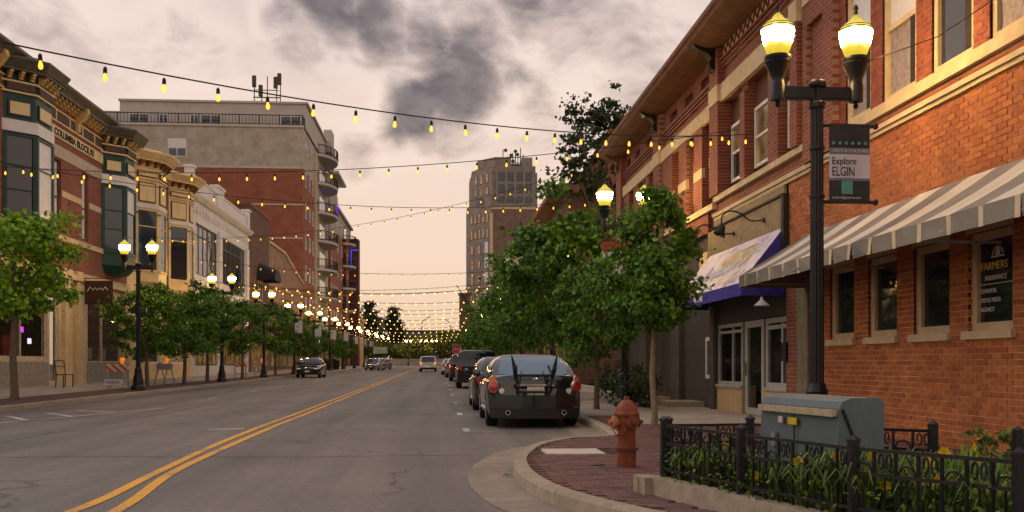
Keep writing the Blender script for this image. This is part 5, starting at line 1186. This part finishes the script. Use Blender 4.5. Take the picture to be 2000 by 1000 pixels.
def car(name, label, x, y, rz, L, Wd, H, pm, kind='sedan', group=None, glass=None, rear=None, low=.2):
    t = thing(name, (x, y, g(y)), label, 'car', group, rz); Z = dict(loc=(0, 0, 0)); hw0 = Wd / 2; r = .33 if kind == 'sedan' else .37
    y1, y2 = L * .205, L * .80          # rear and front axle
    if kind == 'sedan':
        deck = [(0, H * .64), (.06, H * .70), (.5, H * .715), (1.0, H * .69), (L * .5, H * .645), (L * .68, H * .66), (L * .78, H * .62), (L * .93, H * .54), (L - .06, H * .48), (L, H * .40)]
        gh = dict(r0=.42, f0=L * .73, r1=1.35, f1=L * .56, z0=H * .665, a0=hw0 * .90, a1=hw0 * .64)
    else:
        deck = [(0, H * .55), (.06, H * .58), (L * .5, H * .58), (L * .68, H * .6), (L * .80, H * .56), (L * .95, H * .5), (L - .05, H * .45), (L, H * .36)]
        gh = dict(r0=.06, f0=L * .74, r1=.34, f1=L * .60, z0=H * .57, a0=hw0 * .94, a1=hw0 * .78)
    ys = sorted({*[round(v, 3) for v in np.arange(0, L + .001, .07)], .015, .035, L - .03, L})
    rows = []; ra = r + .05
    for yy in ys:
        k = 1 - .13 * max(0, 1 - yy / .45) ** 2.4 - .16 * max(0, 1 - (L - yy) / .65) ** 2.3; hw = hw0 * k
        dz = interp(deck, yy); zb = low + .10 * max(0, 1 - yy / .5) + .05 * max(0, 1 - (L - yy) / .6)
        for yw in (y1, y2):
            if abs(yy - yw) < ra: zb = max(zb, r + math.sqrt(ra * ra - (yy - yw) ** 2) * .98)
        zs = dz - .07
        sec = [(hw * .95, zb), (hw * .985, zb + .22 * (zs - zb)), (hw, zb + .62 * (zs - zb)), (hw * .985, zb + .85 * (zs - zb)), (hw * .955, zs), (hw * .88, dz - .015), (hw * .5, dz + .012), (0, dz + .02)]
        wr = max(0, 1 - yy / .6); wf = max(0, 1 - (L - yy) / .6); lean = .10 if kind == 'sedan' else .04
        yo = lambda a, b: yy + wr * (.15 * (a / hw0) ** 2 + lean * max(0, b - .55)) - wf * (.18 * (a / hw0) ** 2)
        rows.append([(-a, yo(a, b), b) for a, b in sec] + [(a, yo(a, b), b) for a, b in reversed(sec[:-1])])
    mb = MB(); n = len(rows[0])
    for q in rows: mb.v += q
    for i in range(len(rows) - 1):
        for j in range(n - 1): a = i * n + j; mb.f.append((a, a + 1, a + n + 1, a + n))
    mb.f.append(tuple(range(n))); mb.f.append(tuple((len(rows) - 1) * n + j for j in reversed(range(n))))
    bd = mb.build('body', pm, t, True, **Z)
    # floor and wheel wells
    MB().box(-hw0 * .86, hw0 * .86, .25, L - .25, low + .02, low + .06).box(-hw0 * .72, hw0 * .72, .3, L - .3, low + .06, H * .6).build('underbody', M_trim, t, **Z)
    # greenhouse rings
    nv = 7; ring = []; NS = 12
    def ringpts(v, off=0.0):
        e = v; b = math.sin(math.pi * v) * .035; a = gh['a0'] + (gh['a1'] - gh['a0']) * e ** 1.15 + b + off; yr = gh['r0'] + (gh['r1'] - gh['r0']) * e ** (.95 if kind == 'sedan' else 1.2) - b - off; yf = gh['f0'] + (gh['f1'] - gh['f0']) * e + b + off; z = gh['z0'] + (H - .05 - gh['z0']) * (1 - (1 - e) ** 1.25)
        P = []
        for k in range(NS + 1): u = -1 + 2 * k / NS; P.append((u * a * (1 - .0), yr - .10 * (1 - u * u) * (.9 if kind == 'sedan' else .5), z))
        for k in range(1, NS): s = k / NS; P.append((a * (1 - .05 * (2 * s - 1) ** 4) + .015 * math.sin(math.pi * s), yr + (yf - yr) * s, z))
        for k in range(NS + 1): u = 1 - 2 * k / NS; P.append((u * a, yf + .16 * (1 - u * u), z))
        for k in range(1, NS): s = 1 - k / NS; P.append((-a * (1 - .05 * (2 * s - 1) ** 4) - .015 * math.sin(math.pi * s), yr + (yf - yr) * s, z))
        return P
    mb = MB(); R_ = [ringpts(k / nv) for k in range(nv + 1)]; m = len(R_[0])
    c = Vector((0, sum(p[1] for p in R_[-1]) / m, 0))
    for sc, dz in ((.93, .028), (.6, .045), (.2, .05)): R_.append([(p[0] * sc, c.y + (p[1] - c.y) * sc, H - .05 + dz) for p in R_[nv]])
    for q in R_: mb.v += q
    for i in range(len(R_) - 1):
        for j in range(m): a, b = i * m + j, i * m + (j + 1) % m; mb.f.append((a, b, b + m, a + m))
    mb.f.append(tuple((len(R_) - 1) * m + j for j in range(m)))
    cab = mb.build('cabin', pm, t, True, **Z)
    def pane(j0, j1, v0, v1, nm='window', gm=None):
        mb = MB(); N = 6; G = [ringpts(v0 + (v1 - v0) * k / N, .008) for k in range(N + 1)]; idx = [j % m for j in range(j0, j1 + 1)]
        for q in G: mb.v += [(q[j][0], q[j][1], q[j][2] + .004) for j in idx]
        w = len(idx)
        for i in range(N):
            for j in range(w - 1): a = i * w + j; mb.f.append((a, a + 1, a + w + 1, a + w))
        mb.build(nm, gm or glass or GL_CAR, cab, True, **Z)
    pane(1, NS - 1, .14 if kind == 'sedan' else .08, .93, 'rear_window'); pane(2 * NS + 1, 3 * NS - 1, .08, .93, 'windscreen')
    for j0, j1 in ((NS + 2, NS + 5), (NS + 6, 2 * NS - 1)): pane(j0, j1, .1, .86)
    for j0, j1 in ((3 * NS + 1, 3 * NS + 6), (3 * NS + 7, 4 * NS - 2)): pane(j0, j1, .1, .86)
    tm, rm = wheel_meshes(r)
    for s in (-1, 1):
        for yw in (y1, y2):
            w = put('wheel', tm, None, t, loc=(s * (hw0 - .125), yw, r), rot=(0, s * R(90), 0)); put('rim', rm, None, w, **Z)
        MB().lathe([(.02, -.09), (.07, -.05), (.085, .02), (.06, .07), (.02, .085)], 10).build('mirror', pm, t, True, loc=(s * (hw0 + .09), gh['f0'] - .42, gh['z0'] + .07), rot=(0, R(90), 0))
        zt = H * (.555 if kind == 'sedan' else .5)
        if rear == 'round':
            MB().lathe([(.115, -.03), (.12, .0), (.108, .03), (.10, .03), (.09, .02), (.01, .03)], 20).build('lamp_housing', M_alloy, t, True, loc=(s * (hw0 * .86), .115, zt), rot=(R(90), 0, R(s * 32)))
            MB().lathe([(.095, 0), (.09, .035), (.06, .05), (.01, .055)], 20).build('tail_light', M_tail, t, True, loc=(s * (hw0 * .865), .095, zt), rot=(R(90), 0, R(s * 32)))
            MB().prism([(0, .02), (.16, -.05), (.17, .06), (.06, .13)], -.02, .03).build('indicator', M_amber, t, loc=(s * hw0 * .80, .14, zt + .08), rot=(0, 0, R(s * 40)) if s > 0 else (0, 0, R(180 - 40)))
            MB().lathe([(.055, 0), (.05, .03), (.01, .035)], 14).build('reverse_light', M_clear, t, True, loc=(s * hw0 * .70, .07, zt - .08), rot=(R(90), 0, R(s * 12)))
        else:
            x0, x1 = sorted((s * hw0 * .66, s * hw0 * .9))
            if kind == 'sedan': MB().box(x0, x1, .04, .2, zt - .07, zt + .06).build('tail_light', M_brake if rear == 'lit' else M_tail, t, **Z)
            else: x0, x1 = sorted((s * hw0 * .74, s * hw0 * .89)); MB().box(x0, x1, .05, .2, zt - .05, zt + .22).build('tail_light', M_brake if rear == 'lit' else M_tail, t, **Z)
        x0, x1 = sorted((s * hw0 * .52, s * hw0 * .84)); MB().prism([(L - .30, H * .42), (L - .02, H * .40), (L + .015, H * .43), (L - .10, H * .475), (L - .32, H * .48)], x0, x1, 'X').build('headlight', M_clear, t, **Z)
        MB().box(*sorted((s * hw0 * .97, s * (hw0 + .004))), y1 + .5, y2 - .5, low + .06, low + .10).build('side_strip', M_trim if kind != 'sedan' else M_chrome, t, **Z)
        MB().box(*sorted((s * (hw0 * .99), s * (hw0 + .012))), L * .44, L * .44 + .18, H * .53, H * .545).build('door_handle', pm, t, **Z)
    # bumpers, plates, grille
    bp = MB(); k = 8
    for (za, zb_, o) in ((low + .02, low + .18, .03), (low + .18, low + .34, .07), (low + .34, low + .40, .04)):
        P = [(hw0 * .965 * u, (-o + .40 * max(0, abs(u) - .45) ** 2 * 2.2)) for u in [-1 + 2 * j / k for j in range(k + 1)]]
        bp.prism(P + [(hw0 * .9, .5), (-hw0 * .9, .5)], za, zb_, 'Z')
    bp.build('rear_bumper', pm if rear != 'trim' else M_trim, t, True, **Z)
    P = [(hw0 * .93 * u, (-.085 + .40 * max(0, abs(u) - .45) ** 2 * 2.2)) for u in [-1 + 2 * j / k for j in range(k + 1)]]
    MB().prism(P + [(hw0 * .85, .5), (-hw0 * .85, .5)], low - .03, low + .15, 'Z').build('rear_valance', M_trim, t, True, **Z)
    pz = H * (.44 if kind == 'sedan' else .40)
    MB().box(-.16, .16, -.022, .03, pz, pz + .16).build('number_plate', M_plate, t, **Z)
    if rear == 'round': letters('G7 2917', .075, 'S', (-.14, -.024, pz + .05), M_trim, t).location = (0, 0, 0)
    MB().prism([(-hw0 * .55, H * .24), (hw0 * .55, H * .24), (hw0 * .42, H * .40), (-hw0 * .42, H * .40)], L - .05, L + .03).build('grille', M_trim, t, **Z)
    MB().box(-.16, .16, L + .03, L + .05, H * .27, H * .27 + .12).build('number_plate', M_plate, t, **Z)
    return t
GRC = 'cars parked along the right kerb'
alt = car('parked_sedan', 'dark slate sedan with round tail lights and folded bike rack on its boot', 1.80, 18.45, 0, 4.75, 1.79, 1.40, P_dark, group=GRC, glass=GL_CARB, rear='round', low=.22)
zt = 1.4 * .5
MB().lathe([(.055, 0), (.06, .01), (.048, .014), (.042, .01)], 18).build('badge', M_chrome, alt, True, loc=(0, .045, .88), rot=(R(90), 0, 0)); MB().box(-.06, .06, .026, .036, .87, .888).build('badge_bar', M_chrome, alt, loc=(0, 0, 0))
MB().prism([(-.36, .79), (.36, .79), (.32, .825), (-.32, .825)], -.025, .03).build('boot_trim', M_chrome, alt, loc=(0, 0, 0))
bl = MB(); zs_ = [.54, .60, .66, .74, .82, .90]
def blp(u, z): w = (.56 + .14 * min(1, (z - .54) / .25)) * u; return (w, .15 * (w / .895) ** 2 + .10 * max(0, z - .55) - .012 - (.03 if .60 < z < .80 and abs(u) < .6 else 0) * -1, z)
for a, b in zip(zs_, zs_[1:]):
    for k in range(10): u0, u1 = -1 + k / 5, -1 + (k + 1) / 5; bl.quad(blp(u0, a), blp(u1, a), blp(u1, b), blp(u0, b))
bl.build('boot_lid', P_black, alt, True, loc=(0, 0, 0), fix=False)
for s in (-1, 1): MB().lathe([(.05, 0), (.05, .1), (.035, .1), (.03, .01)], 12).build('exhaust_tip', M_chrome, alt, True, loc=(s * .52, -.0, .30), rot=(R(90), 0, 0))
rk = thing('bike_rack', (1.75, 18.3, .8), 'black folded strap-on bicycle rack on the slate sedan boot', 'bike rack')
for s in (-1, 1):
    MB().tube([(s * .30, .06, -.15), (s * .32, -.06, .0), (s * .33, -.02, .2), (s * .30, .3, .36)], .022, 7).tube([(s * .34, .0, .12), (s * .36, -.16, .30), (s * .42, -.1, .56)], [.028, .045, .012], 7).build('arm', M_black, rk, loc=(0, 0, 0))
    MB().tube([(s * .28, .05, -.2), (s * .25, .10, .1), (s * .2, .35, .26)], .010, 5).build('strap', M_black, rk, loc=(0, 0, 0))
MB().tube([(-.33, -.03, .19), (.33, -.03, .19)], .024, 7).tube([(-.30, .06, -.12), (.30, .06, -.12)], .02, 7).tube([(0, -.06, -.12), (0.02, -.05, -.42)], .01, 5).build('crossbar', M_black, rk, loc=(0, 0, 0))
car('parked_sedan', 'dark sedan parked just ahead of slate sedan, warm lights on its windows', 1.75, 25.0, 0, 4.7, 1.76, 1.40, P_dark, group=GRC)
car('parked_suv', 'boxy black SUV parked on right with dark rear window', 1.72, 44.6, 0, 4.75, 1.84, 1.76, P_black, 'suv', GRC, rear='trim', low=.3)
car('parked_suv', 'dark maroon SUV showing beyond the boxy black one', 1.55, 60, 0, 4.6, 1.8, 1.68, P_red, 'suv', GRC, low=.26)
car('parked_sedan', 'silver sedan on right beyond the two SUVs', 1.35, 72.5, 0, 4.6, 1.78, 1.42, P_silver, group=GRC)
car('parked_sedan', 'white sedan on right, farthest but one in line', 1.1, 86, 0, 4.6, 1.78, 1.42, P_white, group=GRC)
car('parked_sedan', 'grey sedan farthest along the right kerb', 1.3, 96, 0, 4.6, 1.78, 1.42, P_grey, group=GRC)
car('parked_sedan', 'black sedan facing the camera beside left pavement', -9.35, 76.4, R(180), 4.6, 1.8, 1.46, P_black, group='cars parked along the left kerb')
car('parked_sedan', 'pale silver sedan facing this way far down left side', -7.6, 126.5, R(172), 4.6, 1.8, 1.5, P_silver, group='cars parked along the left kerb')
car('parked_sedan', 'dark sedan just beyond the pale silver one far left', -7.2, 137, R(168), 4.7, 1.85, 1.55, P_grey, group='cars parked along the left kerb')
car('moving_suv', 'white compact SUV with lit tail lights driving away in the road', -1.15, 106.5, 0, 4.5, 1.84, 1.70, P_white, 'suv', rear='lit', low=.3)

# ================================================================ pavement furniture
hy = thing('fire_hydrant', (1.95, 10.25, KH), 'weathered red-orange fire hydrant on the brick pavers', 'hydrant'); Z = dict(loc=(0, 0, 0))
M_hyd = mat('hydrant_paint', (.22, .052, .02), .6, var=.3, scale=9, bump=.3, stain=.5); M_rust = mat('rusty_cap', (.42, .17, .06), .75, var=.35, scale=12)
MB().lathe([(.10, 0), (.10, .18), (.092, .185), (.092, .42), (.10, .44), (.105, .5), (.095, .54)], 22).build('barrel', M_hyd, hy, True, **Z)
MB().lathe([(.125, .175), (.125, .2), (.1, .205)], 22).build('flange', mat('dark_rust', (.12, .04, .025), .8, var=.3), hy, True, **Z)
MB().lathe([(.13, .53), (.135, .555), (.12, .57), (.115, .60), (.09, .65), (.05, .69), (.03, .70), (.03, .73), (.012, .735)], 22).build('bonnet', M_hyd, hy, True, **Z)
for rot, l, r_, m in (((0, R(-90), R(10)), .17, .065, M_rust), ((R(90), 0, R(20)), .15, .07, M_hyd), ((0, R(90), 0), .15, .055, M_hyd)):
    n_ = MB().lathe([(r_ * .8, 0), (r_ * .8, l * .6), (r_, l * .62), (r_, l * .9), (r_ * .4, l * .95), (r_ * .35, l * 1.15), (.005, l * 1.16)], 14).build('nozzle', m, hy, True, loc=(0, 0, .47), rot=rot)
MB().tube([(-.16, 0, .42), (-.12, -.08, .33), (-.05, -.11, .33), (.02, -.11, .4)], .006, 4).build('chain', M_iron, hy, **Z)

M_cab = mat('green_grey_cabinet', (.11, .148, .165), .5, .1, var=.12, scale=3, bump=.1, stain=.35)
ca, cb = Vector((2.43, 7.44)), Vector((2.60, 6.37)); cdir = (cb - ca).normalized(); cn_ = Vector((-cdir.y, cdir.x))
ucab = thing('utility_cabinet', (2.6, 6.9, .26), 'grey-green metal utility cabinet inside the fenced flower bed', 'cabinet', rz=math.atan2(cdir.y, cdir.x) - R(90) + R(180))
# local frame: x = away from the street, y = towards far end of cabinet
LC = 1.08
ucab.location = (cb.x, cb.y, .24); ucab.rotation_euler.z = math.atan2((ca - cb).y, (ca - cb).x) - R(90)
MB().prism([(0, 0), (.36, 0), (.36, .70), (.33, .735), (.12, .735), (.05, .71), (.03, .665)], 0, LC).build('body', M_cab, ucab, **Z)
MB().prism([(.025, .615), (.04, .655), (-.012, .655), (-.016, .612)], .02, LC - .02).build('hinge', mat('hinge_strip', (.45, .38, .26), .5, .5, var=.2, scale=30), ucab, **Z)
MB().box(-.006, .004, .5, .62, .53, .58).build('warning_label', mat('yellow_label', (.6, .45, .02), .5), ucab, **Z); MB().box(-.006, .004, .7, .76, .535, .58).build('warning_label', mat('pale_label', (.5, .42, .4), .5), ucab, **Z)
MB().bar((.05, -.006, .66), (.30, -.006, .08), .015).build('door_seam', M_black, ucab, **Z)
for k in range(6): MB().box(-.005, .006, .18, .38, .10 + k * .028, .115 + k * .028).build('louvre', M_trim, ucab, **Z)
MB().box(-.012, .006, .80, .86, .36, .46).build('lock', M_steel, ucab, **Z); MB().box(-.003, .004, .535, .545, .02, .60).build('door_seam', M_black, ucab, **Z)
MB().box(-.05, .42, -.06, LC + .06, -.14, .0).build('pad', M_kerb, ucab, **Z)

# planted bed
pb = thing('planter_bed', (2.3, 7.6, KH), 'raised flower bed with pale concrete edging beside pavers', 'planter')
edge = smooth([(2.66, 8.36), (1.72, 8.18), (1.74, 8.05), (2.05, 7.0), (2.42, 5.85), (2.95, 4.9), (4.0, 4.5)], 5)
km = MB(); io = offset(edge, .14)
for i in range(len(edge) - 1):
    a, b, c, e = edge[i], edge[i + 1], io[i + 1], io[i]
    km.quad((a.x, a.y, KH - .03), (b.x, b.y, KH - .03), (b.x, b.y, .265), (a.x, a.y, .265)).quad((a.x, a.y, .265), (b.x, b.y, .265), (c.x, c.y, .27), (e.x, e.y, .27)).quad((c.x, c.y, .1), (e.x, e.y, .1), (e.x, e.y, .27), (c.x, c.y, .27))
km.build('edging', M_kerb, pb)
MB().quad(*[(x, y, .235) for x, y in PLANT]).build('soil', M_soil, pb, fix=False)
MB().box(2.22, 2.235, 6.60, 6.615, KH, .268).build('rust_stain', M_rust, pb)

fe = thing('garden_fence', (2.1, 7, .26), 'low black ornamental iron fence around the flower bed', 'fence'); FB, FH = .25, .46
def fence_run(pts, caps=True):
    for i, p in enumerate(pts):
        MB().box(p[0] - .028, p[0] + .028, p[1] - .028, p[1] + .028, FB, FB + FH + .02).lathe([(.045, FB + FH + .02), (.045, FB + FH + .035), (.03, FB + FH + .045), (.005, FB + FH + .06)], 4, (p[0], p[1], 0)).build('post', M_iron, fe)
    for a, b in zip(pts, pts[1:]):
        A, B = Vector(a), Vector(b); L = (B - A).length; t = (B - A) / L
        at = lambda s, z: (A.x + t.x * s, A.y + t.y * s, z)
        for z in (FB + FH - .02, FB + FH - .165, FB + .08): MB().bar(at(.03, z), at(L - .03, z), .022).build('rail', M_iron, fe)
        n = max(2, round(L / .145)); sp = L / n
        for k in range(1, n):
            s = k * sp; MB().bar(at(s, FB + .02), at(s, FB + FH - .03), .018).build('picket', M_iron, fe)
        for k in range(n):
            s = (k + .5) * sp; rr = min(.055, sp * .42); zc = FB + FH - .16
            if k % 2 == 0: m_ = MB().tube([at(s + rr * math.cos(q), zc + rr * 1.1 * math.sin(q)) for q in np.linspace(0, math.pi, 9)], .007, 5)
            else:
                m_ = MB()
                for sg in (-1, 1): m_.tube([at(s + sg * (.008 + .034 * (1 - math.cos(q)) / 2), zc + .075 + .045 * math.sin(q)) for q in np.linspace(-2.2, 3.6, 10)], .007, 5)
            m_.bar(at(s, FB + .08), at(s, zc), .010); m_.build('scroll', M_iron, fe)
fence_run([(1.86, 8.13), (2.16, 6.99), (2.50, 5.85), (3.0, 4.95), (4.0, 4.6)]); fence_run([(1.90, 8.15), (2.62, 8.23), (3.74, 7.3)]); fence_run([(4.0, 6.62), (5.2, 6.3), (6.3, 6.2)])

# day lilies
def lily(x, y, h, n, flowers, label, grp, seed):
    rd = random.Random(seed); t = thing('daylily_plant', (x, y, .235), label, 'plant', grp); mb = MB()
    for k in range(int(n * 1.9)):
        a = rd.uniform(0, 6.28); hh = h * rd.uniform(.6, 1.1); out = hh * rd.uniform(.35, .8); w = .010; bx_, by_ = rd.uniform(-.05, .05), rd.uniform(-.05, .05)
        pts = [(0, 0), (out * .3, hh * .62), (out * .65, hh * .92), (out, hh * rd.uniform(.55, .9))]; s = Vector((-math.sin(a), math.cos(a)))
        P = [Vector((bx_ + math.cos(a) * r_, by_ + math.sin(a) * r_, z)) for r_, z in pts]
        for i in range(3):
            w0, w1 = w * (1, 1.1, .7, 0)[i], w * (1, 1.1, .7, .1)[i + 1]
            mb.quad((P[i].x - s.x * w0, P[i].y - s.y * w0, P[i].z), (P[i].x + s.x * w0, P[i].y + s.y * w0, P[i].z), (P[i + 1].x + s.x * w1, P[i + 1].y + s.y * w1, P[i + 1].z), (P[i + 1].x - s.x * w1, P[i + 1].y - s.y * w1, P[i + 1].z))
    mb.build('leaves', M_grass, t, loc=(0, 0, 0), fix=False)
    for k in range(flowers):
        a = rd.uniform(0, 6.28); px, py, pz = rd.uniform(-.1, .1), rd.uniform(-.1, .1), h * rd.uniform(.55, .95)
        st = MB().tube([(0, 0, 0), (px * .6, py * .6, pz * .7), (px, py, pz)], .004, 4).build('stalk', M_grass, t, loc=(0, 0, 0))
        f = MB()
        for q in range(6):
            b = q * math.pi / 3 + a; l = .042; c_, s_ = math.cos(b), math.sin(b)
            f.quad((0, 0, 0), (c_ * l * .5 - s_ * .018, s_ * l * .5 + c_ * .018, .035), (c_ * l, s_ * l, .03), (c_ * l * .5 + s_ * .018, s_ * l * .5 - c_ * .018, .035))
        f.build('flower', mat('yellow_petal', (.86, .60, .03), .6, var=.15, scale=30), st, loc=(px, py, pz), rot=(R(75), 0, rd.uniform(-.6, .6)), fix=False)
k = 0
for (x, y, h, n, fl) in ((1.98, 7.95, .30, 26, 0), (2.1, 7.6, .34, 30, 0), (2.2, 7.72, .30, 26, 1), (2.25, 7.3, .36, 30, 1), (2.3, 6.95, .30, 28, 1), (2.36, 6.65, .32, 30, 0), (2.42, 6.4, .36, 30, 1), (2.52, 6.15, .42, 34, 1), (2.62, 5.9, .38, 34, 2), (2.8, 6.1, .44, 34, 2), (3.0, 5.9, .42, 34, 2), (2.85, 5.6, .36, 34, 2), (3.1, 5.5, .36, 34, 1), (3.3, 6.1, .42, 32, 2), (3.3, 5.7, .4, 32, 1), (2.4, 8.1, .40, 26, 1), (2.2, 8.15, .38, 22, 0), (3.35, 7.2, .34, 26, 0), (3.6, 6.6, .40, 28, 1), (3.0, 5.2, .34, 30, 1), (3.6, 5.6, .4, 30, 1), (3.9, 6.0, .4, 30, 1), (3.2, 6.55, .34, 24, 1), (3.4, 5.2, .36, 28, 1)):
    lily(x, y, h, n, fl, (ORD[k] if k < 20 else 'twenty-' + ORD[k - 20]) + (' lily clump from the hydrant end of bed, with yellow flowers' if fl else ' lily clump from the hydrant end of bed, leaves only'), 'flowering daylilies in the bed' if fl else 'leafy clumps in the bed', k); k += 1
for i, (x, y, s) in enumerate(((4.15, 7.1, .27), (4.65, 6.7, .24))):
    p, nr, c = crown_pts(s, s * .9, 900, 26, s * .2); sh_ = thing('small_shrub', (x, y, .235), ('taller' if i == 0 else 'lower') + ' feathery yellow-green shrub against the brick wall side of bed', 'shrub', 'shrubs in the bed')
    put('crown', leafmesh('crown', p + np.array([0, 0, s * .9]), nr, .05, M_leafy), None, sh_, loc=(0, 0, 0)); MB().tube([(0, 0, -.02), (0, 0, s)], .012, 5).build('trunk', M_bark, sh_, loc=(0, 0, 0))

gc = []
while len(gc) < 7500:
    x, y = random.uniform(1.8, 5.2), random.uniform(4.8, 8.3)
    if inside(x, y, PLANT) and not (2.4 < x < 2.98 and 6.3 < y < 7.5): gc.append((x, y, .24 + random.random() ** 1.6 * .26))
gc = np.array(gc)
tag(put('ground_cover', leafmesh('ground_cover', gc, np.tile([0, 0, 1.0], (len(gc), 1)), .034, M_grass, 0.0), None), 'bright green low ground cover filling the flower bed', 'ground cover', kind='stuff')
# barricades on the left pavement
M_stripe = bpy.data.materials.new('barricade_stripes'); M_stripe.use_nodes = True
t_ = NT(M_stripe.node_tree); s_ = t_.new('ShaderNodeSeparateXYZ', {0: t_.new('ShaderNodeTexCoord').outputs['Object']})
f_ = t_.math('GREATER_THAN', t_.math('FRACT', t_.math('MULTIPLY', t_.math('ADD', s_.outputs[0], s_.outputs[2]), 3.6)), .5)
t_.l.new(t_.mix(f_, (.70, .66, .6), (.62, .10, .03)), t_.n['Principled BSDF'].inputs['Base Color'])
M_lamp = mat('amber_beacon', (.85, .22, .02), .3, var=0, emit=(1, .3, .02), estr=.5)
def barricade(x, y, rz, label, plate=False, stripes=True):
    t = thing('barricade', (x, y, gl(y) + .01), label, 'barricade', 'folding barricades on the left pavement', rz)
    for sx in (-.32, .32):
        for sy in (-1, 1): MB().bar((sx, sy * .30, 0), (sx, sy * .03, .98), .045, .03).build('leg', M_steel, t, loc=(0, 0, 0))
    for sy in (-1, 1): MB().prism([(-.38, .68), (.38, .68), (.38, .95), (-.38, .95)], -.012, .012).build('board', M_stripe if stripes else M_steel, t, loc=(0, sy * .10, .0), rot=(R(-sy * -16), 0, 0))
    MB().bar((-.4, -.26, .25), (.4, -.26, .25), .05, .05).build('stretcher', M_steel, t, loc=(0, 0, 0))
    MB().lathe([(.09, 0), (.1, .04), (.09, .1), (.02, .14)], 14).box(-.05, .05, -.04, .04, -.1, 0).build('beacon', M_lamp, t, loc=(.15, 0, 1.04))
    if plate:
        p = MB().box(-.34, .34, -.36, -.34, .14, .36).build('plate', M_bwhite, t, loc=(-.1, 0, 0)); letters('TRAFFIC', .15, 'S', (-.31, -.365, .2), M_ink, p, sx=.95).location = (0, 0, 0)
barricade(-12.05, 38.5, R(8), 'striped barricade with a white worded plate, beside the near left lamp', True)
barricade(-12.05, 44.9, R(68), 'open-legged grey barricade with orange beacon seen end on', stripes=False)
barricade(-11.9, 61, R(20), 'striped barricade under the trees, nearer of the far two'); barricade(-11.9, 67.5, R(20), 'striped barricade under the trees, farther of the far two')
# bistro chair
ch = thing('bistro_chair', (-13.4, 36.8, gl(35) + .12), 'thin black metal bistro chair by the cafe bulkhead', 'chair', rz=R(60)); 
for sx in (-.2, .2):
    MB().tube([(sx, -.2, 0), (sx, -.2, .45)], .018, 6).build('leg', M_iron, ch, loc=(0, 0, 0)); MB().tube([(sx, .2, 0), (sx, .17, .45), (sx, .26, .95)], .018, 6).build('leg', M_iron, ch, loc=(0, 0, 0))
MB().box(-.22, .22, -.22, .2, .44, .47).build('seat', M_iron, ch, loc=(0, 0, 0)); MB().tube([(-.2, .26, .94), (0, .29, .98), (.2, .26, .94)], .02, 6).tube([(-.2, .22, .75), (.2, .22, .75)], .016, 6).build('backrest', M_iron, ch, loc=(0, 0, 0))
# stop sign
MB().box(1.3, 2.9, 91.4, 95, g(91) - .02, g(95) + KH).build('kerb_extension', M_kerb, swr)
ss = thing('stop_sign', (1.72, 93, gp(93)), 'red octagonal STOP sign above the black SUV', 'sign')
MB().tube([(0, 0, 0), (0, 0, 2.5)], .04, 6).build('post', M_steel, ss, loc=(0, 0, 0)); oc = [(.45 * math.cos(R(22.5 + 45 * k)), 2.12 + .45 * math.sin(R(22.5 + 45 * k))) for k in range(8)]
MB().prism([(x * 1.07, 2.12 + (z - 2.12) * 1.07) for x, z in oc], -.05, -.04).build('rim', M_bwhite, ss, loc=(0, 0, 0)); MB().prism(oc, -.075, -.055).build('face', mat('stop_red', (.55, .03, .025), .5, var=.05), ss, loc=(0, 0, 0))
letters('STOP', .36, 'S', (-.38, -.085, 1.99), M_bwhite, ss, sx=.9).location = (0, 0, 0)
# far road lamps on mast arms, signal, flag, bins
for x, y, s, l in ((-3.3, 196, 1, 'dark cobra-head road lamp pole leaning right at street end'), (2.3, 202, -1, 'dark cobra-head road lamp pole with arm to the left, lit head')):
    t = thing('road_lamp', (x, y, g(y)), l, 'street lamp'); MB().tube([(0, 0, 0), (0, 0, 8.6), (s * .3, 0, 9.0), (s * 1.3, 0, 9.6)], [.11, .09, .07, .05], 7).build('pole', M_iron, t, loc=(0, 0, 0)); MB().box(min(s * 1.1, s * 1.7), max(s * 1.1, s * 1.7), -.15, .15, 9.6, 9.76).build('lamp_head', M_iron if s > 0 else E_far, t, loc=(0, 0, 0))
fl = thing('flag', (6.4, 175, 13), 'dark flag hanging from an angled pole on right facade', 'flag'); MB().bar((0, 0, -2.8), (-3.3, 0, 2.0), .14).build('pole', M_iron, fl, loc=(0, 0, 0)); MB().quad((-2.6, 0, 1.0), (-1.2, 0, -1.0), (-1.0, .2, -2.4), (-1.7, -.1, -1.4), (-2.2, .1, -.8)).build('cloth', M_char, fl, loc=(0, 0, 0), fix=False)
sg = thing('green_street_sign', (-9.8, 168, g(168) + .13), 'pale green street sign board far down left pavement', 'sign'); MB().box(-1.2, 1.2, -.05, .05, 2.2, 3.3).build('board', mat('pale_green_board', (.30, .42, .34), .6), sg, loc=(0, 0, 0)); MB().bar((0, 0, 0), (0, 0, 2.2), .12).build('post', M_iron, sg, loc=(0, 0, 0))
for i, (x, y) in enumerate(((-12.0, 108), (-11.6, 113))):
    t = thing('litter_bin', (x, y, gl(y)), ('nearer' if i == 0 else 'farther') + ' black litter bin on far left pavement', 'bin', 'litter bins'); MB().lathe([(.42, 0), (.5, .9), (.52, 1.0), (.45, 1.02)], 12).build('body', M_black, t, loc=(0, 0, 0)); MB().lathe([(.5, 1.03), (.3, 1.2), (.05, 1.25)], 12).build('lid', M_iron, t, loc=(0, 0, 0))
